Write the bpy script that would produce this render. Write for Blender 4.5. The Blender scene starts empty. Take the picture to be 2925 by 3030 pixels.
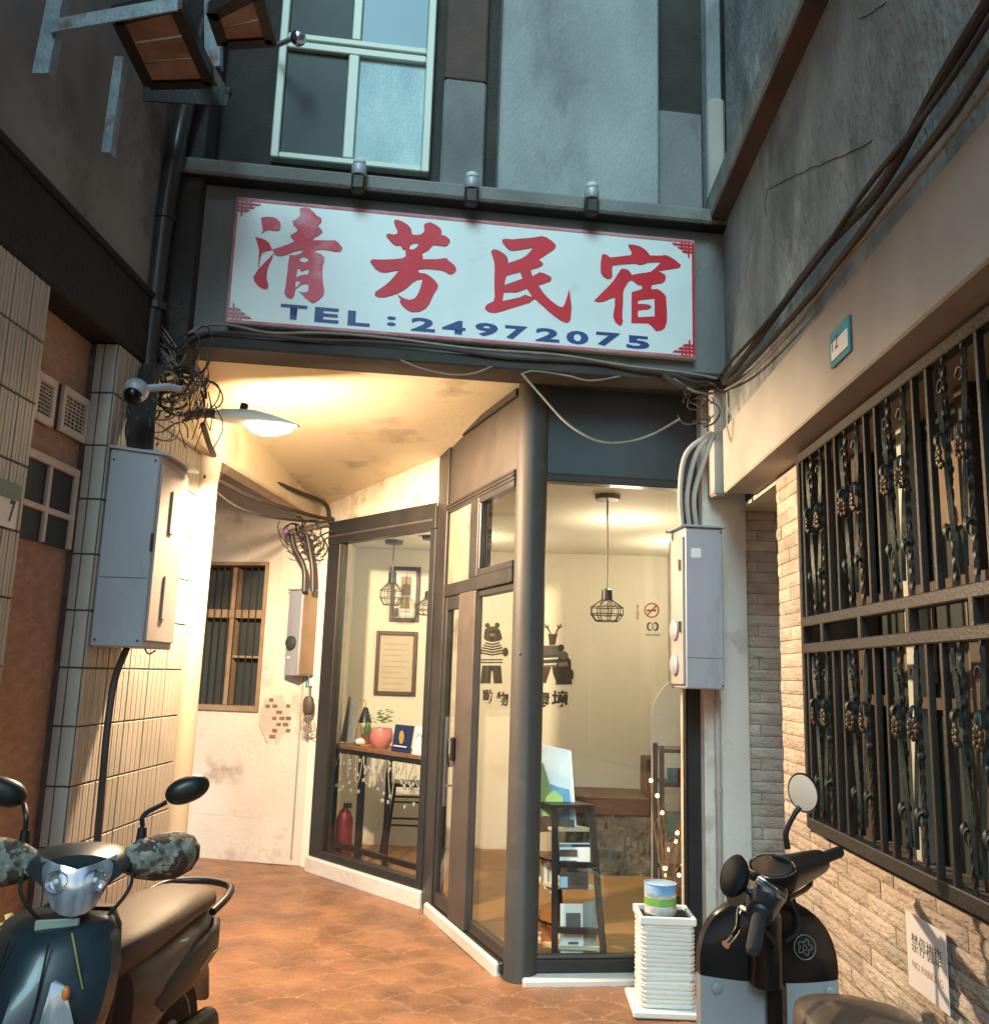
import bpy, bmesh, math, random
import numpy as np
from mathutils import Vector, Matrix, noise
random.seed(7)
sc = bpy.context.scene
COL = sc.collection
# ------------------------------------------------------------------ camera
FPX, PITCH, ROLL, YAW, HC = 2664.0, 0.180, 0.031, -0.0285, 1.5
_F = Vector((math.sin(YAW)*math.cos(PITCH), math.cos(YAW)*math.cos(PITCH), math.sin(PITCH)))
_r = Vector((math.cos(YAW), -math.sin(YAW), 0)); _u = _r.cross(_F)
CR = _r*math.cos(ROLL) + _u*math.sin(ROLL); CU = _u*math.cos(ROLL) - _r*math.sin(ROLL)
CC = Vector((0, 0, HC))
cam = bpy.data.objects.new('camera', bpy.data.cameras.new('camera')); COL.objects.link(cam)
cam.data.sensor_fit = 'HORIZONTAL'; cam.data.sensor_width = 36; cam.data.lens = 36*FPX/2925
cam.data.clip_start = 0.05; cam.data.clip_end = 500
cam.matrix_world = Matrix(((CR.x, CU.x, -_F.x, CC.x), (CR.y, CU.y, -_F.y, CC.y), (CR.z, CU.z, -_F.z, CC.z), (0, 0, 0, 1)))
sc.camera = cam
# ------------------------------------------------------------------ night sky, cool street light from behind, exposure
SUN_EL, SUN_AZ = math.radians(38), math.radians(186)      # azimuth the light comes from (0 = +Y, clockwise)
w = bpy.data.worlds.new('World'); sc.world = w; w.use_nodes = True
nt = w.node_tree; sky = nt.nodes.new('ShaderNodeTexSky'); sky.sky_type = 'NISHITA'; sky.sun_disc = False
sky.sun_elevation = SUN_EL; sky.sun_rotation = SUN_AZ
bg = nt.nodes['Background']; bg.inputs[1].default_value = 0.12
nt.links.new(sky.outputs[0], bg.inputs[0])
sl = bpy.data.lights.new('sun', 'SUN'); sl.energy = 2.8; sl.angle = math.radians(26); sl.color = (0.50, 0.90, 1.0)
so = bpy.data.objects.new('sun', sl); COL.objects.link(so)
sd = Vector((math.sin(SUN_AZ)*math.cos(SUN_EL), math.cos(SUN_AZ)*math.cos(SUN_EL), math.sin(SUN_EL)))
so.rotation_euler = sd.to_track_quat('Z', 'Y').to_euler(); so.location = sd*20
cy = sc.cycles; cy.max_bounces = 6; cy.diffuse_bounces = 3; cy.glossy_bounces = 3; cy.transmission_bounces = 3; cy.transparent_max_bounces = 10; cy.sample_clamp_indirect = 4.0; cy.caustics_reflective = False; cy.caustics_refractive = False
vs = sc.view_settings; vs.view_transform = 'Standard'; vs.look = 'None'; vs.gamma = 1; vs.exposure = 0.0; vs.use_curve_mapping = False
# ------------------------------------------------------------------ measuring helpers (points of the place)
V = Vector
def ray(x, y): return _F + CR*((x-1462.5)/FPX) - CU*((y-1515)/FPX)
def GZ(x, y, z=0.0): d = ray(x, y); return CC + d*((z-HC)/d.z)
def PX(x, y, X): d = ray(x, y); return CC + d*(X/d.x)
def PY(x, y, Y): d = ray(x, y); return CC + d*(Y/d.y)
class Fr:
    """upright frame: origin p, e along the wall, n out of it (towards the viewer), z up"""
    def __init__(s, p, q, z=0.0):
        s.o = V((p[0], p[1], z)); d = V((q[0]-p[0], q[1]-p[1], 0)); s.L = d.length
        s.e = d.normalized(); s.n = V((s.e.y, -s.e.x, 0)); s.u = V((0, 0, 1))
    def w(s, a, b, c): return s.o + s.e*a + s.n*b + s.u*c
    def p(s, x, y, out=0.0):            # photo point -> point on the wall plane
        d = ray(x, y); o = s.o + s.n*out; return CC + d*((o-CC).dot(s.n)/d.dot(s.n))
    def sz(s, x, y, out=0.0):
        q = s.p(x, y, out); return (q-s.o).dot(s.e), q.z-s.o.z
class Wd:                                # world frame
    def w(s, a, b, c): return V((a, b, c))
W = Wd()
# ------------------------------------------------------------------ mesh builder
class MB:
    def __init__(s): s.v = []; s.f = []
    def add(s, vs_, fs):
        n = len(s.v); s.v += [V(q) for q in vs_]; s.f += [tuple(i+n for i in f) for f in fs]; return s
    def box(s, a, b, c, fr=W, ch=0.0):
        (a0, a1), (b0, b1), (c0, c1) = sorted(a), sorted(b), sorted(c)
        if ch <= 0:
            q = [fr.w(x, y, z) for z in (c0, c1) for x, y in ((a0, b0), (a1, b0), (a1, b1), (a0, b1))]
            return s.add(q, [(3, 2, 1, 0), (4, 5, 6, 7), (0, 1, 5, 4), (1, 2, 6, 5), (2, 3, 7, 6), (3, 0, 4, 7)])
        ch = min(ch, (a1-a0)*.45, (b1-b0)*.45, (c1-c0)*.45)
        def ring(i, z): return [fr.w(x, y, z) for x, y in ((a0+ch+i, b0+i), (a1-ch-i, b0+i), (a1-i, b0+ch+i), (a1-i, b1-ch-i), (a1-ch-i, b1-i), (a0+ch+i, b1-i), (a0+i, b1-ch-i), (a0+i, b0+ch+i))]
        R = [ring(ch*.8, c0), ring(0, c0+ch), ring(0, c1-ch), ring(ch*.8, c1)]
        return s.loft(R)
    def loft(s, R, cap=True, closed=True):
        n = len(R[0]); b = len(s.v)
        for r in R: s.v += [V(q) for q in r]
        for i in range(len(R)-1):
            for j in range(n if closed else n-1):
                k = (j+1) % n; s.f.append((b+i*n+j, b+i*n+k, b+(i+1)*n+k, b+(i+1)*n+j))
        if cap and closed:
            s.f.append(tuple(b+j for j in reversed(range(n)))); s.f.append(tuple(b+(len(R)-1)*n+j for j in range(n)))
        return s
    def tube(s, pts, r, n=8, cap=True):
        pts = [V(p) for p in pts]; rs = r if isinstance(r, (list, tuple)) else [r]*len(pts); R = []; up = None
        for i, p in enumerate(pts):
            t = (pts[min(i+1, len(pts)-1)] - pts[max(i-1, 0)]).normalized()
            if up is None: up = t.orthogonal().normalized()
            up = (up - t*up.dot(t)); up = up.normalized() if up.length > 1e-6 else t.orthogonal().normalized()
            sd_ = t.cross(up)
            R.append([p + (up*math.cos(2*math.pi*k/n) + sd_*math.sin(2*math.pi*k/n))*rs[i] for k in range(n)])
        return s.loft(R, cap)
    def lathe(s, prof, o, n=20, ax=(0, 0, 1)):
        ax = V(ax).normalized(); x = ax.orthogonal().normalized(); y = ax.cross(x); o = V(o)
        return s.loft([[o + ax*h + (x*math.cos(2*math.pi*k/n) + y*math.sin(2*math.pi*k/n))*max(r, 1e-4) for k in range(n)] for r, h in prof])
    def poly(s, pts, th):                 # flat outline with thickness vector
        pts = [V(p) for p in pts]; th = V(th); n = len(pts)
        s.add(pts + [p+th for p in pts], [tuple(range(n)), tuple(range(2*n-1, n-1, -1))] + [((i+1) % n, i, i+n, (i+1) % n+n) for i in range(n)]); return s
    def sph(s, o, r, seg=14, rg=9, fr=None, pw=1.0):
        o = V(o); r = r if isinstance(r, (tuple, list)) else (r, r, r); R = []
        def sp(a): return math.copysign(abs(a)**pw, a)
        for i in range(rg+1):
            t = math.pi*i/rg - math.pi/2; c = max(abs(math.cos(t))**pw, 0.01)
            ring = []
            for k in range(seg):
                a = 2*math.pi*k/seg; q = V((r[0]*c*sp(math.cos(a)), r[1]*c*sp(math.sin(a)), r[2]*sp(math.sin(t))))
                ring.append(o + (fr.e*q.x + fr.n*q.y + fr.u*q.z if fr else q))
            R.append(ring)
        return s.loft(R)
    def build(s, name, mat, parent=None, smooth=False, ang=40):
        off = LOC.get(parent.name if parent else None, V((0, 0, 0)))
        me = bpy.data.meshes.new(name); me.from_pydata([tuple(q-off) for q in s.v], [], s.f); me.validate()
        bm = bmesh.new(); bm.from_mesh(me); bmesh.ops.recalc_face_normals(bm, faces=bm.faces); bm.to_mesh(me); bm.free()
        if smooth:
            me.polygons.foreach_set('use_smooth', [True]*len(me.polygons)); me.set_sharp_from_angle(angle=math.radians(ang))
        return link(name, me, mat, parent)
LOC = {}
def link(name, me, mat, parent=None):
    o = bpy.data.objects.new(name, me); COL.objects.link(o)
    if mat and not me.materials: me.materials.append(mat)
    if parent: o.parent = parent; LOC[o.name] = LOC.get(parent.name, V((0, 0, 0)))
    return o
def tag(o, label, cat, group=None, kind=None):
    o['label'] = label; o['category'] = cat
    if group: o['group'] = group
    if kind: o['kind'] = kind
    return o
def thing(name, loc, label, cat, group=None):
    o = bpy.data.objects.new(name, None); COL.objects.link(o); o.location = loc; o.empty_display_size = .1
    LOC[o.name] = V(loc); return tag(o, label, cat, group)
def struct(o): o['kind'] = 'structure'; return o
def stuff(o): o['kind'] = 'stuff'; return o
def smooth_path(pts, k=6):                 # Catmull-Rom through the points
    P = [V(p) for p in pts]; P = [P[0]*2-P[1]] + P + [P[-1]*2-P[-2]]; out = []
    for i in range(1, len(P)-2):
        a, b, c, d = P[i-1:i+3]
        for j in range(k):
            t = j/k; out.append(.5*((2*b) + (c-a)*t + (2*a-5*b+4*c-d)*t*t + (3*b-a-3*c+d)*t*t*t))
    return out + [P[-2]]
def flat2d(name, loops, fr, out, mat, parent, th=0.003):
    """outline loops in (s,z) of a wall frame, holes allowed, as a thin raised shape"""
    cu = bpy.data.curves.new(name, 'CURVE'); cu.dimensions = '2D'; cu.fill_mode = 'BOTH'; cu.extrude = th/2
    for L in loops:
        sp = cu.splines.new('POLY'); sp.points.add(len(L)-1); sp.use_cyclic_u = True
        for i, (a, b) in enumerate(L): sp.points[i].co = (a, b, 0, 1)
    return cu2mesh(name, cu, fr, out, mat, parent, th)
def cu2mesh(name, cu, fr, out, mat, parent, th):
    o = bpy.data.objects.new('tmp', cu); me = bpy.data.meshes.new_from_object(o); bpy.data.objects.remove(o); bpy.data.curves.remove(cu)
    off = LOC.get(parent.name if parent else None, V((0, 0, 0)))
    for v in me.vertices: v.co = fr.w(v.co.x, out + th/2 + v.co.z, v.co.y) - off
    me.name = name; me.materials.clear(); return link(name, me, mat, parent)
def text(name, body, a, z, h, wd, fr, out, mat, parent, th=0.002, bold=0.0, spacing=1.0):
    """lettering fitted to height h and width wd with its lower left at (a, z)"""
    cu = bpy.data.curves.new(name, 'FONT'); cu.body = body; cu.extrude = 0; cu.offset = bold; cu.space_character = spacing; cu.resolution_u = 3
    o = bpy.data.objects.new('tmp', cu); me = bpy.data.meshes.new_from_object(o); bpy.data.objects.remove(o); bpy.data.curves.remove(cu)
    xs = [v.co.x for v in me.vertices]; ys = [v.co.y for v in me.vertices]
    x0, y0 = min(xs), min(ys); kx = wd/(max(xs)-x0); ky = h/(max(ys)-y0)
    off = LOC.get(parent.name if parent else None, V((0, 0, 0)))
    for v in me.vertices: v.co = fr.w(a+(v.co.x-x0)*kx, out+th, z+(v.co.y-y0)*ky) - off
    me.name = name; me.materials.clear(); return link(name, me, mat, parent)
# ------------------------------------------------------------------ materials
def mat(name, c, rough=.7, c2=None, sc_=6.0, bump=0.0, bs=40.0, metal=0.0, stain=None, st_sc=3.0, st=(.55, .7), coat=0.0, spec=.5, stretch=(1, 1, 1), trans=0.0, ior=1.45):
    m = bpy.data.materials.new(name); m.use_nodes = True; n = m.node_tree.nodes; l = m.node_tree.links; b = n['Principled BSDF']
    b.inputs['Roughness'].default_value = rough; b.inputs['Metallic'].default_value = metal
    b.inputs['Coat Weight'].default_value = coat; b.inputs['Specular IOR Level'].default_value = spec
    b.inputs['Transmission Weight'].default_value = trans; b.inputs['IOR'].default_value = ior
    c2 = c2 or tuple(x*.82 for x in c)
    tc = n.new('ShaderNodeTexCoord'); mp = n.new('ShaderNodeMapping'); mp.inputs['Scale'].default_value = stretch
    geo = n.new('ShaderNodeNewGeometry'); l.new(geo.outputs['Position'], mp.inputs['Vector'])
    nz = n.new('ShaderNodeTexNoise'); nz.inputs['Scale'].default_value = sc_; nz.inputs['Detail'].default_value = 3; l.new(mp.outputs[0], nz.inputs['Vector'])
    rp = n.new('ShaderNodeValToRGB'); rp.color_ramp.elements[0].position = .32; rp.color_ramp.elements[1].position = .68
    rp.color_ramp.elements[0].color = (*c2, 1); rp.color_ramp.elements[1].color = (*c, 1); l.new(nz.outputs['Fac'], rp.inputs[0]); cur = rp.outputs[0]
    if stain:
        n2 = n.new('ShaderNodeTexNoise'); n2.inputs['Scale'].default_value = st_sc; n2.inputs['Detail'].default_value = 5; n2.inputs['Roughness'].default_value = .65; l.new(mp.outputs[0], n2.inputs['Vector'])
        r2 = n.new('ShaderNodeValToRGB'); r2.color_ramp.elements[0].position = st[0]; r2.color_ramp.elements[1].position = st[1]; l.new(n2.outputs['Fac'], r2.inputs[0])
        mx = n.new('ShaderNodeMix'); mx.data_type = 'RGBA'; l.new(r2.outputs[0], mx.inputs[0]); l.new(cur, mx.inputs[6]); mx.inputs[7].default_value = (*stain, 1); cur = mx.outputs[2]
    l.new(cur, b.inputs['Base Color'])
    # uneven gloss
    mr = n.new('ShaderNodeMapRange'); mr.inputs[3].default_value = max(rough-.1, .02); mr.inputs[4].default_value = min(rough+.1, 1); l.new(nz.outputs['Fac'], mr.inputs[0]); l.new(mr.outputs[0], b.inputs['Roughness'])
    if bump:
        n3 = n.new('ShaderNodeTexNoise'); n3.inputs['Scale'].default_value = bs; n3.inputs['Detail'].default_value = 4; l.new(mp.outputs[0], n3.inputs['Vector'])
        bp = n.new('ShaderNodeBump'); bp.inputs['Strength'].default_value = bump; bp.inputs['Distance'].default_value = .02; l.new(n3.outputs['Fac'], bp.inputs['Height']); l.new(bp.outputs[0], b.inputs['Normal'])
    return m
def emit(name, c, s):
    m = bpy.data.materials.new(name); m.use_nodes = True; n = m.node_tree.nodes; b = n['Principled BSDF']
    b.inputs['Base Color'].default_value = (*c, 1); b.inputs['Emission Color'].default_value = (*c, 1); b.inputs['Emission Strength'].default_value = s; return m
def glassmat(name, tint=(1, 1, 1), rough=0.0, k=1.0):
    m = bpy.data.materials.new(name); m.use_nodes = True; n = m.node_tree.nodes; l = m.node_tree.links; n.remove(n['Principled BSDF'])
    t = n.new('ShaderNodeBsdfTransparent'); t.inputs[0].default_value = (*tint, 1); g = n.new('ShaderNodeBsdfGlossy'); g.inputs['Roughness'].default_value = rough
    f = n.new('ShaderNodeLayerWeight'); f.inputs[0].default_value = .5; pw = n.new('ShaderNodeMath'); pw.operation = 'POWER'; pw.inputs[1].default_value = 4.0; l.new(f.outputs['Facing'], pw.inputs[0])
    mu = n.new('ShaderNodeMath'); mu.operation = 'MULTIPLY_ADD'; mu.inputs[1].default_value = .80*k; mu.inputs[2].default_value = .04*k; l.new(pw.outputs[0], mu.inputs[0])
    x = n.new('ShaderNodeMixShader'); l.new(mu.outputs[0], x.inputs[0]); l.new(t.outputs[0], x.inputs[1]); l.new(g.outputs[0], x.inputs[2]); l.new(x.outputs[0], n['Material Output'].inputs[0]); return m
M = {}
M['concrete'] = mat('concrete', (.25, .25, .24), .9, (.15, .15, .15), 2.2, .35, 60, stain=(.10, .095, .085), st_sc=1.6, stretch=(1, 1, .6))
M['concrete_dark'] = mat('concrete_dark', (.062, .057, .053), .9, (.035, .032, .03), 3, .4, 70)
M['concrete_pale'] = mat('concrete_pale', (.36, .39, .39), .9, (.24, .265, .265), 2.4, .4, 70, stain=(.15, .165, .165), st_sc=2.0, st=(.52, .72), stretch=(1, 1, .5))
M['brown_paint_and_shade'] = mat('brown_paint_and_shade', (.12, .075, .06), .85, (.07, .05, .045), 4, .3, 60)  # brown paint; also the painted shade under the right ledge
M['upper_wall'] = mat('upper_wall', (.27, .255, .24), .92, (.19, .178, .168), 2.0, .15, 60, stain=(.10, .08, .07), st_sc=1.2)
M['rough_wall'] = mat('rough_wall', (.34, .385, .375), .95, (.15, .172, .168), 3.6, .6, 34, stain=(.60, .61, .58), st_sc=2.2, st=(.58, .74), stretch=(1.1, 1.1, .75))
M['fascia'] = mat('fascia', (.46, .425, .38), .8, (.36, .325, .29), 2.5, .12, 90, stain=(.25, .2, .16), st_sc=1.5, st=(.62, .8))
M['ceiling'] = mat('ceiling', (.78, .68, .50), .85, (.70, .60, .43), 1.2, .12, 30, stain=(.36, .28, .20), st_sc=1.9, st=(.58, .78))
M['flaky'] = mat('flaky', (.76, .70, .58), .9, (.60, .52, .42), 3, .5, 20, stain=(.36, .28, .20), st_sc=3.5, st=(.52, .66))
M['plaster'] = mat('plaster', (.74, .67, .60), .88, (.64, .56, .48), 1.6, .25, 25, stain=(.40, .31, .25), st_sc=2.6, st=(.58, .74))
M['wall_top_shade'] = mat('wall_top_shade', (.22, .17, .14), .92, (.15, .115, .10), 4, .3, 40)  # shade colour for the top of the back wall; assigned to nothing
M['room_wall'] = mat('room_wall', (.80, .77, .66), .8, (.76, .72, .61), .8, .05, 80)
M['room_floor'] = mat('room_floor', (.33, .18, .07), .45, (.25, .13, .05), 2, .05, 60)
M['frame'] = mat('frame', (.030, .028, .028), .42, (.022, .021, .021), 5, .06, 300, coat=.1)
M['frame_warm'] = mat('frame_warm', (.085, .068, .058), .5, (.068, .054, .046), 5, .05, 300)
M['column'] = mat('column', (.058, .051, .047), .55, (.046, .041, .038), 4, .06, 200, spec=.3, stain=(.08, .07, .062), st_sc=7, st=(.56, .8))
M['door_header'] = mat('door_header', (.050, .041, .036), .55, (.040, .033, .029), 5, .05, 300)
M['panel'] = mat('panel', (.045, .055, .062), .5, (.034, .042, .048), 3, .04, 200)
M['white_sign'] = mat('white_sign', (.74, .80, .80), .35, (.66, .72, .72), 2.0, .03, 60, stain=(.50, .54, .54), st_sc=3.2, st=(.64, .80))
M['red'] = mat('red_paint', (.62, .012, .028), .5, (.55, .010, .022), 8)
M['red_fade'] = mat('red_faded', (.62, .05, .085), .55, (.64, .09, .13), 3, stain=(.70, .36, .43), st_sc=4.0, st=(.50, .72))
M['red_mid'] = mat('red_mid', (.60, .018, .036), .55, (.60, .03, .05), 3, stain=(.64, .14, .19), st_sc=4.0, st=(.58, .80))
M['pink_line'] = mat('pink_line', (.52, .10, .14), .6, (.58, .25, .28), 8)
M['blue'] = mat('blue_paint', (.018, .055, .22), .5, (.014, .042, .18), 8)
M['win_frame'] = mat('window_aluminium', (.60, .64, .55), .5, (.52, .55, .47), 6, metal=.1)
M['dark_pane'] = mat('dark_pane', (.05, .062, .062), .5, (.04, .05, .05), 2, spec=.3)
M['blue_pane'] = mat('blue_pane', (.24, .36, .42), .4, (.19, .29, .34), 2)
M['glare_pane'] = mat('pane_with_glare', (.50, .66, .68), .25, (.26, .42, .46), 3.2, .35, 120, stretch=(1.5, 1.5, .5))  # pale streaked blue puts the lit look and glare into the pane colour
M['steel'] = mat('galvanised_steel', (.42, .44, .49), .5, (.34, .36, .41), 3, .05, 60, metal=.25, stretch=(1, 1, .3), stain=(.24, .22, .21), st_sc=5, st=(.56, .80))
M['rust_steel'] = mat('bracket_steel', (.30, .36, .40), .6, (.20, .25, .28), 14, .3, 60, metal=.2, stain=(.20, .10, .06), st_sc=9)
M['rusty'] = mat('rusty_sheet', (.42, .27, .19), .85, (.27, .16, .11), 7, .4, 30)
M['beam_black'] = mat('beam_and_shade_black', (.022, .019, .018), .9, (.013, .012, .011), 4, .4, 40)  # black of overhang and cracks; also the painted shade under the cornice
M['black_matte'] = mat('black_matte', (.008, .008, .009), .65, (.006, .006, .007), 5, spec=.12)
M['black'] = mat('black_plastic', (.012, .012, .013), .4, (.009, .009, .01), 6)
M['blackgloss'] = mat('black_gloss', (.006, .006, .007), .28, (.004, .004, .005), 3, coat=.15, spec=.35)
M['rubber'] = mat('rubber', (.018, .018, .018), .8, (.012, .012, .012), 9, .2, 120)
M['cable'] = mat('cable', (.05, .042, .037), .6, (.032, .027, .025), 12)
M['cable_pale'] = mat('cable_pale', (.30, .25, .21), .65, (.2, .16, .13), 12)
M['pvc'] = mat('pvc_pipe', (.44, .40, .37), .5, (.34, .31, .29), 5)
M['cream_pipe'] = mat('cream_pipe', (.62, .55, .43), .5, (.54, .475, .36), 2, .04, 30)
M['drain'] = mat('drain_pipe', (.055, .05, .05), .35, (.04, .036, .036), 5)
M['ceramic'] = mat('ceramic_tile', (.50, .51, .47), .35, (.44, .45, .42), 5, .04, 60)
M['ceramic2'] = mat('ceramic_tile_pale', (.43, .39, .335), .4, (.36, .325, .275), 5, .06, 60)
M['grout'] = mat('grout', (.16, .145, .13), .95, (.09, .085, .08), 12, .2, 60)
M['mosaic'] = mat('brown_mosaic', (.50, .32, .225), .75, (.38, .235, .165), 14, .4, 50, stain=(.28, .20, .15), st_sc=30, stretch=(1, 1, 2.2))
M['stone'] = mat('split_stone', (.60, .51, .42), .9, (.44, .36, .29), 9, .7, 55, stretch=(1, .6, 1.6))
M['stone2'] = mat('split_stone_pale', (.68, .59, .49), .9, (.54, .46, .37), 9, .7, 55, stretch=(1, .6, 1.6))
M['stone3'] = mat('split_stone_grey', (.53, .46, .39), .9, (.38, .32, .27), 9, .7, 55, stretch=(1, .6, 1.6))
M['iron'] = mat('wrought_iron', (.028, .022, .019), .5, (.03, .025, .022), 14, .15, 80)
M['iron_green'] = mat('verdigris_leaf', (.036, .054, .049), .5, (.02, .03, .027), 16, .15, 80, metal=.2)
M['iron_gold'] = mat('gilded_bud', (.085, .06, .036), .45, (.04, .03, .02), 20, metal=.4)
M['white_paint'] = mat('white_paint', (.78, .78, .74), .5, (.70, .70, .66), 5, .05, 40)
M['paper'] = mat('paper', (.82, .80, .78), .7, (.78, .76, .74), 4)
M['wood'] = mat('wood', (.26, .13, .06), .5, (.17, .08, .035), 5, .1, 50, stretch=(.3, 3, 3))
M['dark_wood'] = mat('dark_wood', (.085, .04, .028), .45, (.055, .025, .018), 5, .1, 40, stretch=(.3, 3, 3))
M['glass'] = glassmat('glass', (.97, .98, .97), 0.0, 1.0)
M['soil'] = mat('soil', (.05, .035, .025), .95, (.03, .02, .015), 30, .8, 60)
M['chrome'] = mat('chrome', (.75, .75, .78), .12, (.65, .65, .68), 5, metal=1.0)
M['lens'] = mat('clear_lens', (.80, .85, .92), .10, (.30, .34, .40), 26, .10, 14, metal=.7, stretch=(1, 1, .25))
M['amber'] = mat('amber_lens', (.65, .22, .06), .15, (.5, .15, .04), 10)
M['bike_blue'] = mat('scooter_paint', (.014, .025, .032), .32, (.011, .020, .026), 3, coat=.2)
M['bike_dark'] = mat('scooter_dark', (.035, .03, .028), .45, (.025, .022, .02), 4)
M['bike_brown'] = mat('scooter_brown', (.11, .075, .055), .4, (.085, .058, .043), 4, coat=.2)
M['seat_tan'] = mat('seat_vinyl', (.125, .088, .064), .55, (.10, .07, .05), 6, .1, 200)
M['camo'] = mat('camouflage', (.36, .35, .30), .85, (.03, .036, .025), 24, .3, 60, stain=(.06, .035, .03), st_sc=17, st=(.5, .53))
M['grey_panel'] = mat('scooter_grey', (.30, .32, .34), .4, (.26, .28, .30), 2, coat=.15)
M['yellow'] = mat('yellow_decal', (.30, .28, .09), .5)
M['leaf'] = mat('leaf', (.09, .20, .05), .55, (.05, .12, .03), 20)
M['pink'] = mat('pink_pot', (.62, .22, .20), .4)
M['navy'] = mat('navy_card', (.018, .025, .10), .5)
M['gold'] = mat('gold', (.55, .33, .09), .4)
M['red_ext'] = mat('red_gloss', (.38, .02, .025), .35)
M['teal'] = mat('teal', (.04, .22, .27), .5)
M['orange'] = mat('orange_plastic', (.60, .18, .03), .5)
M['green_sign'] = mat('green_enamel', (.01, .11, .10), .4)
M['teal_sign'] = mat('teal_enamel', (.05, .30, .36), .4)
M['no_red'] = mat('print_red', (.42, .06, .03), .6)
M['grey_ink'] = mat('print_grey', (.14, .13, .13), .7)
M['dark_ink'] = mat('print_dark', (.06, .055, .05), .7)
M['pale_red_ink'] = mat('print_pale_red', (.70, .36, .33), .7)
M['painting'] = mat('painting_sky', (.55, .66, .75), .5, (.30, .48, .66), 3)
M['cardboard'] = mat('kraft', (.42, .33, .22), .7, (.36, .28, .18), 4)
M['terracotta'] = mat('brown_pot', (.20, .07, .04), .6)
# ================================================================== THE SETTING
A9 = math.radians(9)
FA = Fr((0.05, 4.62), (0.05+math.cos(A9), 4.62+math.sin(A9)))          # sign wall
D0, D1, D2 = (0.0, 4.86), (-.54, 6.19), (-1.52, 7.20)
FD = Fr(D1, D0)                                                        # door side of the shop front
FP_ = Fr(D2, D1)                                                       # long pane
FB = Fr((-4.2, 7.79), (-1.52, 7.33))                                   # back wall of the passage
# ground ---------------------------------------------------------------
M['ground'] = mat('ground', (.16, .12, .09), .9, (.11, .085, .07), 1.5, .3, 30)
struct(MB().box((-40, 40), (-40, 40), (-.3, -.012)).build('ground', M['ground']))
def paving():
    x0, x1, y0, y1, st = -3.4, 2.2, 1.6, 7.9, .0125
    nx, ny = int((x1-x0)/st), int((y1-y0)/st)
    X, Y = np.meshgrid(np.linspace(x0, x1, nx), np.linspace(y0, y1, ny))
    R = .20; g = np.full(X.shape, 9.0); tone = np.zeros(X.shape); done = np.zeros(X.shape, bool)
    rng = np.random.default_rng(3)
    for k in range(0, 80):                                             # fish-scale courses, nearest course on top
        cy = 1.2 + k*R*.62; ox = (k % 2)*R
        i = np.round((X - ox)/(2*R)); cx = i*2*R + ox; d = np.hypot(X-cx, (Y-cy)*.95)
        hit = (~done) & (d < R) & (Y >= cy - R)
        g[hit] = (R-d)[hit]; tone[hit] = ((np.sin(i*12.9898+k*78.233)*43758.5453) % 1)[hit]; done |= hit
    gr = np.clip(1 - g/.014, 0, 1)
    h = np.zeros(X.shape); 
    for s_, a in ((1.1, .010), (3.7, .005), (11., .0025)):
        h += a*(np.sin(X*s_*2.1+np.sin(Y*s_*1.7)*1.3)*np.cos(Y*s_*2.3+np.sin(X*s_)*1.1))
    Z = h*.5 - .007*gr + .0025*(tone-.5)
    me = bpy.data.meshes.new('paving'); n = nx*ny
    co = np.stack([X, Y, Z], -1).reshape(-1, 3).astype('f'); idx = np.arange(n).reshape(ny, nx)
    q = np.stack([idx[:-1, :-1], idx[:-1, 1:], idx[1:, 1:], idx[1:, :-1]], -1).reshape(-1, 4)
    me.vertices.add(n); me.vertices.foreach_set('co', co.ravel()); me.loops.add(q.size); me.loops.foreach_set('vertex_index', q.ravel().astype('i'))
    me.polygons.add(len(q)); me.polygons.foreach_set('loop_start', np.arange(0, q.size, 4, dtype='i')); me.polygons.foreach_set('loop_total', np.full(len(q), 4, 'i')); me.update(calc_edges=True)
    me.polygons.foreach_set('use_smooth', np.ones(len(q), bool))
    for nm, ar in (('groove', gr), ('tone', tone)):
        at = me.attributes.new(nm, 'FLOAT', 'POINT'); at.data.foreach_set('value', ar.ravel().astype('f'))
    m = mat('paving_red', (.35, .162, .080), .34, (.225, .104, .053), 3.2, .35, 45, stain=(.135, .066, .038), st_sc=3.0, st=(.46, .72)); n_ = m.node_tree.nodes; l = m.node_tree.links; b = n_['Principled BSDF']
    src = b.inputs['Base Color'].links[0].from_socket
    a1 = n_.new('ShaderNodeAttribute'); a1.attribute_name = 'tone'; hs = n_.new('ShaderNodeHueSaturation'); mr = n_.new('ShaderNodeMapRange'); mr.inputs[3].default_value = .88; mr.inputs[4].default_value = 1.08
    l.new(a1.outputs['Fac'], mr.inputs[0]); l.new(mr.outputs[0], hs.inputs['Value']); l.new(src, hs.inputs['Color'])
    a2 = n_.new('ShaderNodeAttribute'); a2.attribute_name = 'groove'; mx = n_.new('ShaderNodeMix'); mx.data_type = 'RGBA'; mu = n_.new('ShaderNodeMath'); mu.operation = 'MULTIPLY'; mu.inputs[1].default_value = .75
    l.new(a2.outputs['Fac'], mu.inputs[0]); l.new(mu.outputs[0], mx.inputs[0]); l.new(hs.outputs[0], mx.inputs[6]); mx.inputs[7].default_value = (.40, .25, .16, 1); l.new(mx.outputs[2], b.inputs['Base Color'])
    return struct(link('paving', me, m))
paving()
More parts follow.
